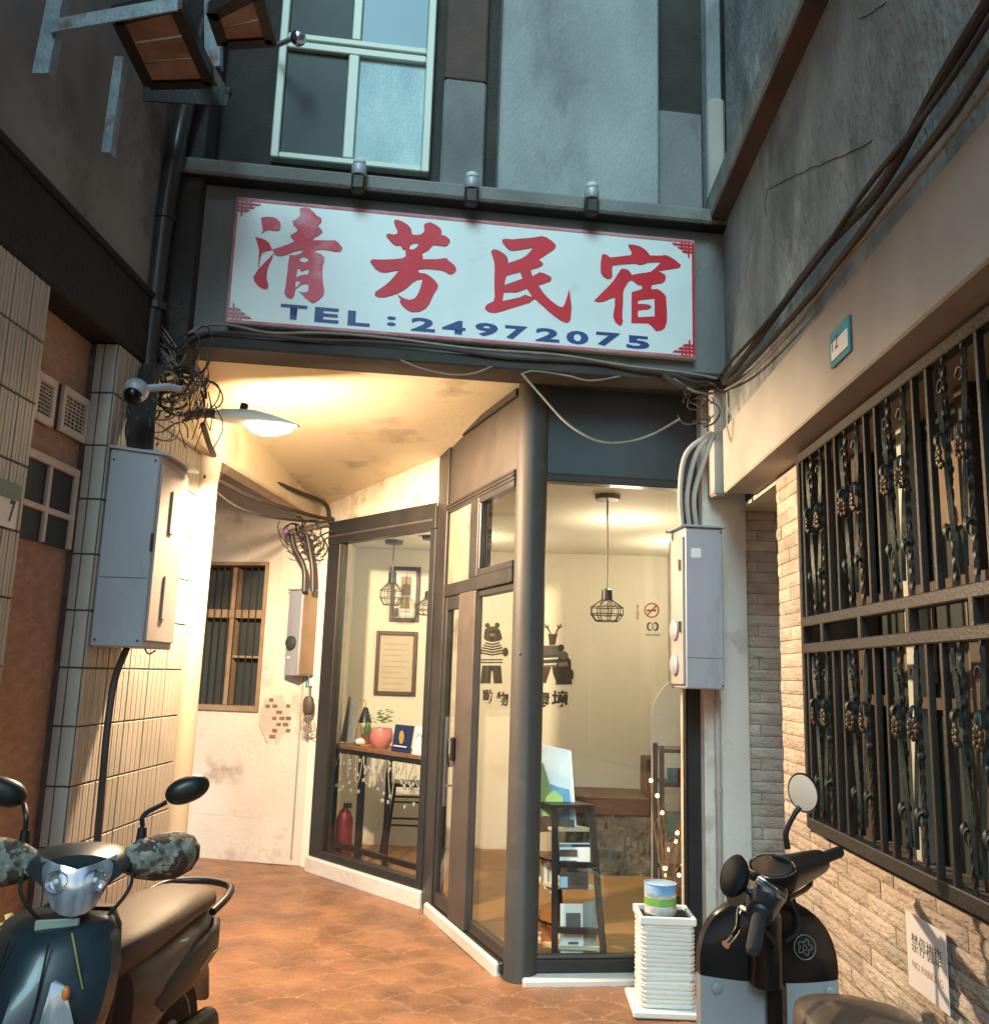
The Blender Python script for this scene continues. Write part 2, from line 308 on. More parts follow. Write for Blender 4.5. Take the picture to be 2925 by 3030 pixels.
# ---------------------------------------------------------------- guesthouse building
gh = thing('guesthouse_building', FA.w(-.4, 0, 0), 'grey concrete guesthouse with a cream soffit over the passage under the red lettered sign', 'building')
ZB, ZC = 3.14, 4.02                                                   # underside of sign wall, cornice
MB().box((-1.84, 1.10), (-.16, 0), (ZB, ZC), FA).build('sign_wall', M['concrete'], gh)
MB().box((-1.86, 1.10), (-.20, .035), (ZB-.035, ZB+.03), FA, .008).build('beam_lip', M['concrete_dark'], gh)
cn = MB(); cn.box((-1.95, 1.10), (-.2, .10), (ZC, ZC+.09), FA, .015); cn.build('cornice', M['concrete'], gh)
MB().box((-1.94, 1.09), (.002, .092), (ZC-.007, ZC-.0005), FA).build('cornice_shade', M['beam_black'], gh)  # black strip: the shade under the cornice put into colour
UW = -.14
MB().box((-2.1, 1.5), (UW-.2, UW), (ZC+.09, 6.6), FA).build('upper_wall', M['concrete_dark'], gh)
# upper window
def fz(x, y, out=0): return FA.sz(x, y, out)
uwn = MB()
wl, wb = fz(800, 470, UW+.03); wr, wb2 = fz(1268, 512, UW+.03); wm, zm = fz(1050, 150, UW+.03)
win = MB().box((wl, wr), (UW, UW+.02), (wb, 5.65), FA).build('window', M['win_frame'], gh)
def bar(a, z, m_, name, par, o0=UW+.02, o1=UW+.06): return MB().box(a, (o0, o1), z, FA, .006).build(name, m_, par)
fw = .045
for i, (a, z) in enumerate([((wl, wl+fw), (wb, 5.65)), ((wr-fw, wr), (wb, 5.65)), ((wl+fw, wr-fw), (wb, wb+fw*.8)), ((wl+fw, wr-fw), (zm-.045, zm)), ((wl+fw, wr-fw), (zm+.012, zm+.05)),
        ((wm-.03, wm+.03), (wb+fw*.8, zm-.045)), ((wm-.02, wm+.03), (zm+.05, 5.65))]):
    bar(a, z, M['win_frame'], 'frame', win)
for a, z, m_ in (((wl+fw, wm-.03), (wb+fw*.8, zm-.045), 'dark_pane'), ((wm+.03, wr-fw), (wb+fw*.8, zm-.045), 'glare_pane'), ((wl+fw, wm-.02), (zm+.05, 5.65), 'dark_pane'), ((wm+.03, wr-fw), (zm+.05, 5.65), 'blue_pane')):
    bar(a, z, M[m_], 'pane', win, UW+.021, UW+.03)
# piers and panels right of the window
pa, _ = fz(1300, 300, UW); pb, _ = fz(1480, 300, UW); pc, _ = fz(1945, 300, UW+.1); zt = ZC+.09
_, zbr = fz(1390, 255, UW)
MB().box((pa+.02, pb-.09), (UW, UW+.05), (zbr, 6.4), FA, .01).build('brown_pier', M['brown_paint_and_shade'], gh)
MB().box((pa+.02, pb-.09), (UW, UW+.055), (zt, zbr-.004), FA, .01).build('lower_pier', M['concrete'], gh)
MB().box((pb-.015, pc), (UW-.01, UW+.13), (zt, 6.5), FA, .012).build('concrete_panel', M['concrete_pale'], gh)
pd, zz = fz(2075, 340, UW+.03)
MB().box((pc+.02, pd), (UW, UW+.04), (zt, zz), FA, .01).build('patched_panel', M['concrete'], gh)
MB().box((pd+.01, pd+.10), (UW, UW+.10), (zt, 6.5), FA, .01).build('edge_pier', M['concrete_pale'], gh)
# soffit over the passage, with the low beam at its back left
def quadslab(pts, th, name, m_, par):
    b = MB(); n = len(pts); b.add(list(pts)+[V(p)+V((0, 0, th)) for p in pts], [tuple(range(n)), tuple(range(2*n-1, n-1, -1))]+[((i+1) % n, i, i+n, (i+1) % n+n) for i in range(n)]); return b.build(name, m_, par)
fl = FA.w(-1.84, -.05, ZB+.01); fr_ = FA.w(1.08, -.05, ZB+.03)
cb = MB(); N = 14
P00, P10, P01, P11 = fl, fr_, FP_.w(-.35, .06, 2.80), V((1.25, 6.9, 3.12))
g_ = [[None]*(N+1) for _ in range(N+1)]
for i in range(N+1):
    for j in range(N+1):
        a, b = i/N, j/N; q = (P00*(1-a)+P10*a)*(1-b) + (P01*(1-a)+P11*a)*b
        q.z += .012*noise.noise(q*1.3); g_[i][j] = len(cb.v); cb.v.append(q)
for i in range(N):
    for j in range(N): cb.f.append((g_[i][j], g_[i+1][j], g_[i+1][j+1], g_[i][j+1]))
nb = len(cb.v); cb.v += [q+V((0, 0, .12)) for q in cb.v[:nb]]; cb.f += [tuple(k+nb for k in f) for f in cb.f[:]]
for i in range(N):
    for (a, b) in ((g_[i][0], g_[i+1][0]), (g_[i][N], g_[i+1][N]), (g_[0][i], g_[0][i+1]), (g_[N][i], g_[N][i+1])): cb.f.append((a, b, b+nb, a+nb))
cb.build('soffit', M['ceiling'], gh, True)
# lintel wall above the long pane (flaking paint), beam to the left
lw = MB(); K = 24
top = [FP_.w(-.30 + (FP_.L+.30)*k/K, .02+.012*noise.noise(V((k*.7, 3, 1))), (2.84+.26*k/K)) for k in range(K+1)]
bot = [FP_.w(-.30 + (FP_.L+.30)*k/K, .02+.010*noise.noise(V((k*.9, 7, 1))), 2.66) for k in range(K+1)]
lw.loft([bot, [ (a+b)/2+FP_.n*.018*noise.noise(V((i*.8, 1, 9))) for i, (a, b) in enumerate(zip(bot, top))], top, [p-FP_.n*.2 for p in top], [p-FP_.n*.2 for p in bot]], False, False)
lw.add([top[-1], bot[-1], bot[-1]-FP_.n*.2, top[-1]-FP_.n*.2], [(0, 1, 2, 3)]); lw.build('lintel', M['flaky'], gh, True)
bl, br = PY(600, 1340, 5.12), FP_.w(-.12, .06, 2.80)
BF = Fr((-1.80, 5.12), (br.x, br.y))
MB().box((-.9, BF.L+.05), (-.14, 0), (2.72, 3.2), BF, .015).build('beam', M['ceiling'], gh)
MB().box((-4.6, -1.72), (5.26, 7.95), (3.21, 3.33)).build('rear_sky_screen', M['ceiling'], gh)  # unseen slab added to keep sky light off the back wall
# back wall of the passage with its barred window
bw = MB(); wx0, wz1 = FB.sz(560, 1662); wx1, _ = FB.sz(798, 1665); _, wz0 = FB.sz(770, 2108); wx0 -= .35
for a, z in (((-.6, wx0), (0, 3.3)), ((wx1, FB.L+.06), (0, 3.3)), ((wx0, wx1), (0, wz0)), ((wx0, wx1), (wz1, 3.3))): bw.box(a, (-.25, 0), z, FB)
bw.build('back_wall', M['plaster'], gh)
MB().box((wx1+.10, FB.L+.02), (0, .018), (0, 3.0), FB, .004).build('pilaster', M['plaster'], gh)
MB().box((-.6, wx1+.10), (0, .008), (0, .335), FB, .004).build('skirting', M['plaster'], gh)
bwin = MB().box((wx0, wx1), (-.20, -.17), (wz0, wz1), FB).build('barred_window', M['dark_pane'], gh)
M['old_wood'] = mat('old_wood', (.34, .24, .16), .7, (.25, .17, .11), 6, .2, 60)
mid = wz0+(wz1-wz0)*.62; ws = wx1-.36
for a, z, o in (((wx0, wx1), (wz1-.03, wz1), .02), ((wx1-.03, wx1), (wz0, wz1-.03), .02), ((wx0, wx1-.03), (wz0, wz0+.045), .02), ((wx0, wx1-.03), (mid, mid+.07), -.06), ((ws, ws+.045), (wz0+.045, mid), -.07), ((ws, ws+.045), (mid+.07, wz1-.03), -.07), ((ws+.045, wx1-.03), (mid-.33, mid-.31), -.08)):
    MB().box(a, (-.17, o), z, FB, .004).build('frame', M['old_wood'], bwin)
for k in range(14):
    x = wx1-.05-.062*k
    if x > wx0: MB().tube([FB.w(x, -.045, wz0+.02), FB.w(x, -.045, wz1-.02)], .006, 6).build('bar', M['iron'], bwin)
# white plinth under the long pane and the door side
for F_, L0, L1, h in ((FP_, -.02, FP_.L-.02, .11), (FD, .10, FD.L-.06, .07)):
    MB().box((L0, L1), (-.10, .05), (-.01, h), F_, .012).build('plinth', M['plaster'], gh)
MB().box((.05, 1.02), (-.34, -.13), (-.01, .035), FA, .01).build('threshold', M['plaster'], gh)
# shop room behind the glass
YB, XR, ZI = 8.2, 2.35, 2.62
MB().box((-1.62, XR), (YB, YB+.15), (0, 3.0)).build('room_back_wall', M['room_wall'], gh)
MB().box((-1.62, -1.50), (7.30, YB), (0, 3.0)).build('room_side_wall', M['room_wall'], gh)
MB().box((XR, XR+.12), (5.0, YB), (0, 3.0)).build('room_end_wall', M['room_wall'], gh)
jx = PY(1988, 1700, YB-.25).x
MB().box((jx, XR), (YB-.35, YB-.002), (0, ZI)).build('room_pier', M['room_wall'], gh)
rc = quadslab([V((-1.55, 7.35, ZI)), V((-.56, 6.32, ZI)), V((.06, 5.02, ZI)), V((1.28, 5.14, ZI)), V((XR, 5.2, ZI)), V((XR, YB, ZI)), V((-1.55, YB, ZI))], .05, 'room_ceiling', M['room_wall'], gh)
struct(quadslab([V((-1.56, 7.2, .012)), V((-.54, 6.16, .012)), V((.02, 4.86, .012)), V((1.1, 4.90, .012)), V((XR, 5.1, .012)), V((XR, YB, .012)), V((-1.56, YB, .012))], .01, 'room_floor', M['room_floor'], None))
# shop right flank: strip of plaster between the glass and the neighbour
RX = 1.25
sx0, _ = FA.sz(2072, 2400, -.22)
MB().box((sx0+.005, 1.25), (-.55, -.16), (0, ZB-.002), FA, .006).build('flank_wall', M['plaster'], gh)
# ---------------------------------------------------------------- right-hand house
FXR = 1.085                                                            # face of the fascia band
rh = thing('stone_clad_house', (RX+.3, 3.2, 0), 'house on the right with a beige fascia over split stone walls', 'building')
class YZ:                                                              # wall facing -X: a = distance along -Y, out = -X
    def __init__(s, X): s.X = X; s.e = V((0, -1, 0)); s.n = V((-1, 0, 0)); s.u = V((0, 0, 1)); s.o = V((X, 0, 0))
    def w(s, a, b, c): return V((s.X-b, -a, c))
    def sz(s, x, y, out=0): q = PX(x, y, s.X-out); return -q.y, q.z
RW = YZ(RX)
yE = PX(2300, 1500, RX).y; yG = PX(2384, 1900, RX).y                   # end of the wall at the niche, start of the grille
zf0 = PX(2140, 1460, FXR).z; yf1 = PX(2140, 1460, FXR).y
zf1 = PX(2925, 330, FXR).z
fas = MB(); fas.box((FXR, FXR+.5), (-.5, yf1), (zf0, zf1), ch=.008); fas.build('fascia', M['fascia'], rh)
MB().box((FXR+.03, FXR+.5), (-.5, yf1+.05), (zf1, 4.06), ch=.006).build('upper_wall', M['rough_wall'], rh)
MB().box((FXR-.065, FXR+.5), (-.5, yf1+.07), (4.06, 4.22), ch=.012).build('ledge', M['rough_wall'], rh)
MB().box((FXR-.058, FXR+.03), (-.5, yf1+.068), (4.045, 4.0595)).build('ledge_shade', M['brown_paint_and_shade'], rh)  # brown strip carries the shade below the ledge as colour
MB().box((FXR+.05, FXR+.5), (-.5, yf1+.02), (4.22, 7), ch=.01).build('top_wall', M['rough_wall'], rh)
MB().box((FXR-.045, FXR+.06), (yf1+.075, yf1+.20), (2.5, 4.9), ch=.015).build('corner_pier', M['fascia'], rh)
zs = PX(2405, 2455, RX-.04).z; zt_ = zf0
bk = M['grout']
gy0 = 0.6
MB().box((RX, RX+.30), (gy0, yG), (-.02, zs-.03)).build('wall', bk, rh)      # below the grille
MB().box((RX, RX+.30), (yG, yE), (-.02, zt_)).build('wall', bk, rh)          # strip by the niche
YN = 5.10
MB().box((RX+.02, RX+.95), (YN, YN+.2), (-.02, zt_+.5)).build('niche_wall', bk, rh)
MB().box((RX+.95, RX+1.1), (yE-.1, YN), (-.02, zt_)).build('niche_back', M['fascia'], rh)
zc0 = PX(2200, 1500, RX).z
MB().box((RX+.005, RX+.95), (yE-.02, YN-.004), (zc0, zt_-.002)).build('niche_soffit', M['ceiling'], rh)
# cracks and old render edges on the rough upper wall
def crack(pts):
    P_ = [PX(x, y, FXR+.0295) for x, y in pts]; Q_ = []
    for a_, b_ in zip(P_, P_[1:]): Q_ += [a_.lerp(b_, k/5)+V((0, 0, .012*noise.noise(V((a_.y*40+k, 3, a_.z*30))))) for k in range(5)]
    MB().tube(Q_+[P_[-1]], .0018, 5).build('crack', M['beam_black'], rh)
crack([(2270, 560), (2330, 530), (2395, 500), (2470, 470), (2560, 430), (2580, 415)]); crack([(2540, 60), (2580, 35), (2620, 5)]); crack([(2270, 560), (2262, 600), (2266, 640)])
# split-face stone pieces, each with a broken front; a handful of shapes shared by all
SH = .060
def stone_mesh(i, L):
    b = MB(); nx, nz = 11, 4; rr = random.Random(i)
    G = [[None]*(nz+1) for _ in range(nx+1)]
    for a in range(nx+1):
        for c in range(nz+1):
            ed = (a in (0, nx)) or (c in (0, nz))
            d = .004 if ed else .006+.007*abs(noise.noise(V((a*.55+i*9, c*1.3, i*3.1))))+.003*rr.random()
            G[a][c] = len(b.v); b.v.append(V((-d, -L/2+L*a/nx, -SH/2+.0015+(SH-.003)*c/nz)))
    for a in range(nx):
        for c in range(nz): b.f.append((G[a][c], G[a+1][c], G[a+1][c+1], G[a][c+1]))
    n0 = len(b.v)
    for a, c in ((0, 0), (nx, 0), (nx, nz), (0, nz)): q = b.v[G[a][c]].copy(); q.x = .004; b.v.append(q)
    b.f += [tuple([G[a][0] for a in range(nx+1)])+(n0+1, n0), tuple([G[a][nz] for a in range(nx+1)])+(n0+2, n0+3), tuple([G[0][c] for c in range(nz+1)])+(n0+3, n0), tuple([G[nx][c] for c in range(nz+1)])+(n0+2, n0+1)]
    me = bpy.data.meshes.new('stone'); me.from_pydata([tuple(q) for q in b.v], [], b.f)
    bm = bmesh.new(); bm.from_mesh(me); bmesh.ops.recalc_face_normals(bm, faces=bm.faces); bm.to_mesh(me); bm.free()
    me.materials.append(M[['stone', 'stone2', 'stone', 'stone3'][i % 4]]); return me
SM = {}
def stones(y0, y1, z0, z1, place, seed, Ls=.30):
    rr = random.Random(seed); z = z0; row = 0
    while z < z1-.02:
        h = min(SH, z1-z); y = y0 - (row % 3)*Ls*.37
        while y < y1:
            a, b = max(y, y0), min(y+Ls, y1)
            if b-a > .03:
                L = round(b-a, 2); v = rr.randrange(4); key = (L, v)
                if key not in SM: SM[key] = stone_mesh(v+int(L*100)*4, L-.003)
                o = bpy.data.objects.new('stone', SM[key]); COL.objects.link(o); o.parent = rh
                p, rz = place((a+b)/2, z+h/2); o.location = p-LOC[rh.name]; o.rotation_euler = (0, 0, rz); o.scale = (1, (b-a)/L, h/SH)
                o.location += V((rr.uniform(-.002, .002), 0, 0)) if rz == 0 else V((0, rr.uniform(-.002, .002), 0))
            y += Ls
        z += SH; row += 1
stones(1.55, yG, .02, zs-.03, lambda y, z: (V((RX, y, z)), 0), 1)
stones(yG+.002, yE, .02, zt_-.005, lambda y, z: (V((RX, y, z)), 0), 2)
stones(RX+.02, RX+.62, .02, zc0, lambda x, z: (V((x, YN, z)), math.pi/2), 3)
# window behind the grille: reveal, frames, dim panes
ZW0, ZW1 = zs-.03, zt_+.02
win = MB().box((RX+.26, RX+.28), (.6, yG), (ZW0, ZW1)).build('window', M['dark_pane'], rh)
MB().box((RX+.02, RX+.30), (.6, yG), (ZW0-.03, ZW0-.001)).build('window_sill', M['fascia'], rh)
M['win_dark'] = mat('window_dark_frame', (.10, .07, .05), .5)
M['curtain'] = mat('curtain', (.30, .22, .15), .8, (.2, .15, .1), 6)
y = yG-.12; k = 0
while y > 1.4:
    MB().box((RX+.19, RX+.255), (y-.035, y+.035), (ZW0, ZW1), ch=.004).build('mullion', M['win_frame'] if k % 2 else M['win_dark'], win); y -= .47; k += 1
for z in (ZW0+.55, ZW0+.95): MB().box((RX+.20, RX+.25), (1.0, yG), (z-.02, z+.02)).build('transom', M['win_dark'], win)
for k, (ya, yb, za, zb) in enumerate(((3.3, 3.55, .62, .92), (2.75, 3.05, .60, .95), (2.2, 2.55, .3, .95), (2.35, 2.62, 1.2, 1.4), (3.0, 3.2, 1.15, 1.45))):
    MB().box((RX+.245, RX+.256), (ya, yb), (ZW0+za, ZW0+zb)).build('brown_pane', M['curtain'], win)  # flat brown rectangles just in front of the dark pane
# ---------------------------------------------------------------- left-hand house
LX = -1.85
lh = thing('tiled_house', (-2.4, 3.4, 0), 'house on the left with ceramic tiled walls under a dark overhang', 'building')
pL, pR = PX(222, 1899, LX-.1), PX(290, 1500, LX)
yP = PX(297, 1500, LX).y                                                # front face of the tile pillar
yT = 5.02
MB().box((LX-.6, LX), (yP, yT), (-.02, 2.937)).build('tile_wall', M['grout'], lh)
xp0 = PY(231, 1500, yP).x
# overhang and storey above
OX = LX+.012
MB().box((OX-1.2, OX), (.4, 4.30), (2.94, 3.28), ch=.012).build('overhang', M['beam_black'], lh)
MB().box((OX-.10, OX+.012), (.4, 4.31), (3.28, 3.315), ch=.008).build('overhang_lip', M['beam_black'], lh)
MB().box((OX-1.2, OX-.03), (.4, 4.26), (3.315, 7)).build('upper_wall', M['upper_wall'], lh)
# recessed brown mosaic wall
BX = -1.975; NX = LX; yN = 3.25
MB().box((BX-.3, BX), (2.6, 5.4), (-.02, 2.937)).build('mosaic_wall', M['mosaic'], lh)
MB().box((NX-.5, NX), (.4, yN), (-.02, 2.937)).build('near_wall', M['grout'], lh)
# ceramic tiles, one by one
TM = {}
def tile_mesh(wd, h, m_, ribs):
    key = (round(wd, 3), round(h, 3), m_, ribs)
    if key in TM: return TM[key]
    b = MB()
    for r in range(ribs):
        w0 = -wd/2+wd*r/ribs; w1 = w0+wd/ribs; g = .0012 if ribs > 1 else .0
        b.box((-.006, .007-(.0015 if r % 2 else 0)), (w0+g, w1-g), (-h/2, h/2), ch=.0022)
    b2 = b; me = bpy.data.meshes.new('tile'); me.from_pydata([tuple(q) for q in b2.v], [], b2.f)
    bm = bmesh.new(); bm.from_mesh(me); bmesh.ops.recalc_face_normals(bm, faces=bm.faces); bm.to_mesh(me); bm.free(); me.materials.append(M[m_]); TM[key] = me; return me
def tile_put(me, p, rz):
    o = bpy.data.objects.new('tile', me); COL.objects.link(o); o.parent = lh; o.location = V(p)-LOC[lh.name]
    o.rotation_euler = (random.uniform(-.004, .004), random.uniform(-.004, .004), rz+random.uniform(-.006, .006))
TH = .245
zr = [PY(260, 1640, yP).z]; z0 = zr[0] % TH
for r in range(15):
    z = z0 + (r-.5)*TH + TH/2 - TH/2
    zc = z0 + (r-.5)*TH
    if zc < -.02 or zc-TH/2 > 2.88: continue
    h = TH-.008
    if zc+TH/2 > 2.937: h = 2.935-(zc-TH/2)-.004; zc = zc-TH/2+.004+h/2
    wA = (LX-xp0)*.40; wB = (LX-xp0)*.60
    tile_put(tile_mesh(wA-.006, h, 'ceramic', 1), (xp0+wA/2, yP, zc), -math.pi/2)
    tile_put(tile_mesh(wB-.006, h, 'ceramic', 1), (xp0+wA+wB/2, yP, zc), -math.pi/2)
    n = 5; ww = (yT-yP)/n
    for k in range(n): tile_put(tile_mesh(ww-.007, h, 'ceramic2', 8), (LX, yP+ww*(k+.5), zc), 0)
    for k in range(5): tile_put(tile_mesh(.115, h, 'ceramic2', 5), (NX, yN-.06-.12*k, zc), 0)
MB().box((NX-.45, NX-.004), (yN, yN+.006), (-.02, 2.937)).build('wall_end', M['ceramic2'], lh)
# windows and vents of the mosaic wall
LB = YZ(BX); LB.n = V((1, 0, 0)); LB.w = lambda a, b, c: V((BX+b, -a, c)); LB.sz = lambda x, y, out=0: (-PX(x, y, BX+out).y, PX(x, y, BX+out).z)
a0, z1 = LB.sz(62, 1330); a1, _ = LB.sz(222, 1370); _, z0w = LB.sz(185, 1625)
a0, a1 = min(a0, a1), max(a0, a1)+.25
wn = MB().box((a0, a1), (.0, .012), (z0w, z1), LB).build('window', M['dark_pane'], lh)
M['pinkframe'] = mat('painted_frame', (.76, .66, .58), .6)
am = a0+(a1-.25-a0)*.55; zm_ = z0w+(z1-z0w)*.40
for a, z in (((a0, a1), (z1-.02, z1+.015)), ((a0, a0+.03), (z0w, z1-.02)), ((am-.012, am+.012), (z0w, z1-.02)), ((a0+.03, am-.012), (zm_-.012, zm_+.012)), ((am+.012, a1), (zm_-.012, zm_+.012))): MB().box(a, (.012, .03), z, LB, .003).build('frame', M['pinkframe'], wn)
for (xa, ya, xb, yb) in ((92, 1120, 138, 1265), (172, 1165, 240, 1315)):
    va, vz1 = LB.sz(xa, ya); vb, vz0 = LB.sz(xb, yb)
    va, vb = min(va, vb), max(va, vb); vz1 = max(vz1, vz0+.2)
    v = MB().box((va, vb), (0, .01), (vz0, vz1), LB).build('vent', M['grout'], lh)
    for a, z in (((va, va+.026), (vz0, vz1)), ((vb-.026, vb), (vz0, vz1)), ((va+.026, vb-.026), (vz1-.032, vz1)), ((va+.026, vb-.026), (vz0, vz0+.032))): MB().box(a, (.01, .028), z, LB, .003).build('frame', M['pinkframe'], v)
    gm = MB()
    for k in range(1, 7): gm.box((va+(vb-va)*k/7-.002, va+(vb-va)*k/7+.002), (.01, .016), (vz0, vz1), LB)
    for k in range(1, 12): gm.box((va, vb), (.016, .02), (vz0+(vz1-vz0)*k/12-.002, vz0+(vz1-vz0)*k/12+.002), LB)
    stuff(gm.build('mesh_screen', M['plaster'], v))
# cream corner column where the tile wall ends
ccx = (PY(535, 2000, 5.12).x + PY(588, 2000, 5.12).x)/2 - .03
cc_ = MB(); cc_.lathe([(.084, -.01), (.084, 2.55), (.09, 2.6), (.10, 2.72), (.11, 3.0)], (ccx, 5.13, 0), 28); cc_.build('corner_column', M['cream_pipe'], lh, True)
for k, xx in enumerate((-.10, -.155)): MB().box((ccx+xx-.016, ccx+xx+.016), (5.03, 5.10), (0, 2.95), ch=.006).build('edge_strip', M['cream_pipe'], lh)
MB().box((ccx-.135, ccx-.118), (5.01, 5.06), (0, 2.9), ch=.004).build('dark_strip', M['frame_warm'], lh)
# ================================================================== SHOP FRONT
sf = thing('shop_front', (.06, 4.87, 0), 'dark framed glass shop front with a round corner column beneath the sign', 'shop front')
MB().lathe([(.092, 0), (.092, .012), (.086, .02), (.086, 3.12)], (.062, 4.885, 0), 40).build('column', M['column'], sf, True)
MB().sph((.062-.045, 4.885-.075, 1.62), .006, 8, 6).build('screw', M['chrome'], sf, True)
def fbar(F_, a, z, name='frame_bar', m_='frame', o=(-.05, .03), par=None): return MB().box(a, o, z, F_, .005).build(name, M[m_], par or sf)
def pane(F_, a, z, out, name, par): return MB().box(a, (out-.004, out+.004), z, F_).build(name, M['glass'], par)
# right bay, facing the street
FR = Fr(tuple(FA.w(0, -.25, 0))[:2], tuple(FA.w(1, -.25, 0))[:2])
r0 = .075; r1, _ = FR.sz(2030, 2300); r2, _ = FR.sz(2070, 2300); zg = FR.sz(1800, 1437)[1]
fbar(FR, (r0, r2), (zg+.045, ZB-.02), 'header_panel', 'panel', (-.05, .012))
fbar(FR, (r0, r2), (zg, zg+.045)); fbar(FR, (r0, r0+.035), (.11, zg)); fbar(FR, (r1, r2), (.04, zg)); fbar(FR, (r0, r1), (.04, .10))
fbar(FR, (r0, r1), (.101, .118), 'glazing_bead', 'frame_warm', (-.03, .02))
fbar(FR, (r1-.008, r1-.001), (.12, zg), 'glazing_bead', 'frame', (-.03, .02))
pane(FR, (r0+.035, r1), (.118, zg), -.01, 'window_pane', sf)
# door side
p1 = FD.sz(1315, 2000)[0]; q0 = FD.sz(1364, 2000)[0]; q1 = FD.sz(1412, 2000)[0]; e1 = FD.L-.03
zr3, zr2, zr1 = 2.585, 2.085, 2.015
fbar(FD, (p1-.06, e1), (zr3+.05, 3.06), 'header_panel', 'door_header', (-.04, .012))
for a, z in (((p1-.07, e1), (3.06, 3.105)), ((p1, e1), (zr3-.01, zr3+.05)), ((p1, e1), (zr1-.01, zr2-.0)), ((-.03, p1), (.02, 3.06))): fbar(FD, a, z)
fbar(FD, (p1, e1), (zr3+.008, zr3+.022), 'trim_line', 'frame', (.03, .038)); fbar(FD, (p1, e1), (zr3+.03, zr3+.04), 'trim_line', 'frame', (.03, .036))
tm = FD.sz(1400, 1640)[0]; tm2 = FD.sz(1424, 1640)[0]
fbar(FD, (tm, tm2), (zr2, zr3-.01))
MB().box((p1, tm), (-.01, .005), (zr2, zr3-.01), FD, .003).build('blank_transom', mat('blank_board', (.27, .21, .155), .8, (.21, .16, .115), 4, stain=(.14, .10, .07), st_sc=6), sf)
fbar(FD, (tm2, e1), (zr2, zr2+.04)); fbar(FD, (tm2, e1), (zr3-.05, zr3-.012)); fbar(FD, (tm2, tm2+.04), (zr2+.04, zr3-.05))
pane(FD, (tm2+.04, e1), (zr2+.04, zr3-.05), 0, 'transom_pane', sf)
fbar(FD, (p1, e1), (.02, .075), 'door_track', 'frame', (-.06, .03))
# sliding leaf
dr = fbar(FD, (q0, q1), (.08, zr1-.012), 'door', 'frame_warm', (-.02, .034))
for a, z in (((p1+.002, p1+.05), (.08, zr1-.012)), ((p1+.05, q0), (zr1-.10, zr1-.012)), ((p1+.05, q0), (.08, .16))): fbar(FD, a, z, 'stile', 'frame', (-.02, .02), dr)
pane(FD, (p1+.05, q0), (.16, zr1-.10), 0, 'door_pane', dr)
ha, hz1 = FD.sz(1352, 2120); _, hz0 = FD.sz(1348, 2385)
hd = MB().tube([FD.w(q0-.012, .075, hz0), FD.w(q0-.012, .075, hz1)], .011, 12).build('handle', M['chrome'], dr, True)
hb = MB()
for z in (hz0+.12, hz1-.14): hb.tube([FD.w(q0-.012, .075, z), FD.w(q0+.02, .03, z)], .007, 8)
hb.build('handle_mount', M['chrome'], dr, True)
MB().box((q0+.012, q0+.05), (.034, .06), (hz1-.26, hz1-.12), FD, .008).build('lock', M['black'], dr)
# fixed leaf beside the column
fbar(FD, (q1+.001, e1), (.078, .14), 'frame_bar', 'frame', (-.04, .01)); fbar(FD, (q1+.001, e1), (zr1-.05, zr1-.011), 'frame_bar', 'frame', (-.04, .01))
pane(FD, (q1, e1), (.14, zr1-.05), -.015, 'window_pane', sf)
# long pane
l0 = .0; l1 = FP_.sz(1004, 1800)[0]
fbar(FP_, (l0, FP_.L-.03), (2.50, 2.685), 'head_bar', 'frame', (-.05, .035)); fbar(FP_, (l0, l1), (.115, 2.50)); fbar(FP_, (l1, FP_.L-.03), (.115, .17)); fbar(FP_, (FP_.L-.09, FP_.L-.03), (.17, 2.50))
fbar(FP_, (l0, FP_.L-.06), (2.555, 2.572), 'trim_line', 'frame_warm', (.035, .04))
pane(FP_, (l1, FP_.L-.09), (.17, 2.50), 0, 'window_pane', sf)
# ================================================================== SIGN
s0, s1 = FA.sz(683, 765, .05)[0], FA.sz(2055, 880, .05)[0]
z0 = (FA.sz(665, 951, .05)[1]+FA.sz(2055, 1061, .05)[1])/2-.004; z1 = (FA.sz(702, 580, .05)[1]+FA.sz(2055, 712, .05)[1])/2
sg = thing('signboard', FA.w((s0+s1)/2, 0, z0), 'long white signboard with big red Chinese characters and a blue telephone number', 'sign')
MB().box((s0, s1), (.004, .05), (z0, z1), FA, .004).build('board', M['white_sign'], sg)
bo = .051
for a, z in (((s0, s1), (z1-.020, z1-.004)), ((s0, s1), (z0+.004, z0+.018)), ((s0+.002, s0+.014), (z0+.018, z1-.020)), ((s1-.016, s1-.003), (z0+.018, z1-.020))): MB().box(a, (bo, bo+.002), z, FA).build('border', M['pink_line'] if a[0] < 0 else M['red'], sg)
for cx_, cz, dx, dz in ((s0, z1, 1, -1), (s1, z1, -1, -1), (s0, z0, 1, 1), (s1, z0, -1, 1)):
    def cp(a, b): return (cx_+dx*a, cz+dz*b)
    m_ = M['pink_line'] if dx > 0 else M['red']
    def strip(pts, wd): 
        b = MB(); b.poly([FA.w(*((q[0], bo+.0005, q[1]))) for q in pts], FA.n*.003); b.build('corner_ornament', m_, sg)
    for k, (o1, L) in enumerate(((.030, .13), (.050, .10), (.070, .075))):
        strip([cp(.012, o1), cp(L, o1), cp(L-.012, o1+.011), cp(.012, o1+.011)], 0)
        b = MB(); b.poly([FA.w(q[0], bo+.004, q[1]) for q in (cp(o1, .016), cp(o1+.010, .016), cp(o1+.010, L*.85-.01), cp(o1, L*.85))], FA.n*.002); b.build('corner_ornament', m_, sg)
Z1 = (660, 560, 400/1892); Z2 = (1060, 600, 340/1892); Z3 = (1400, 650, 340/1892); Z4 = (1730, 690, 340/1892)
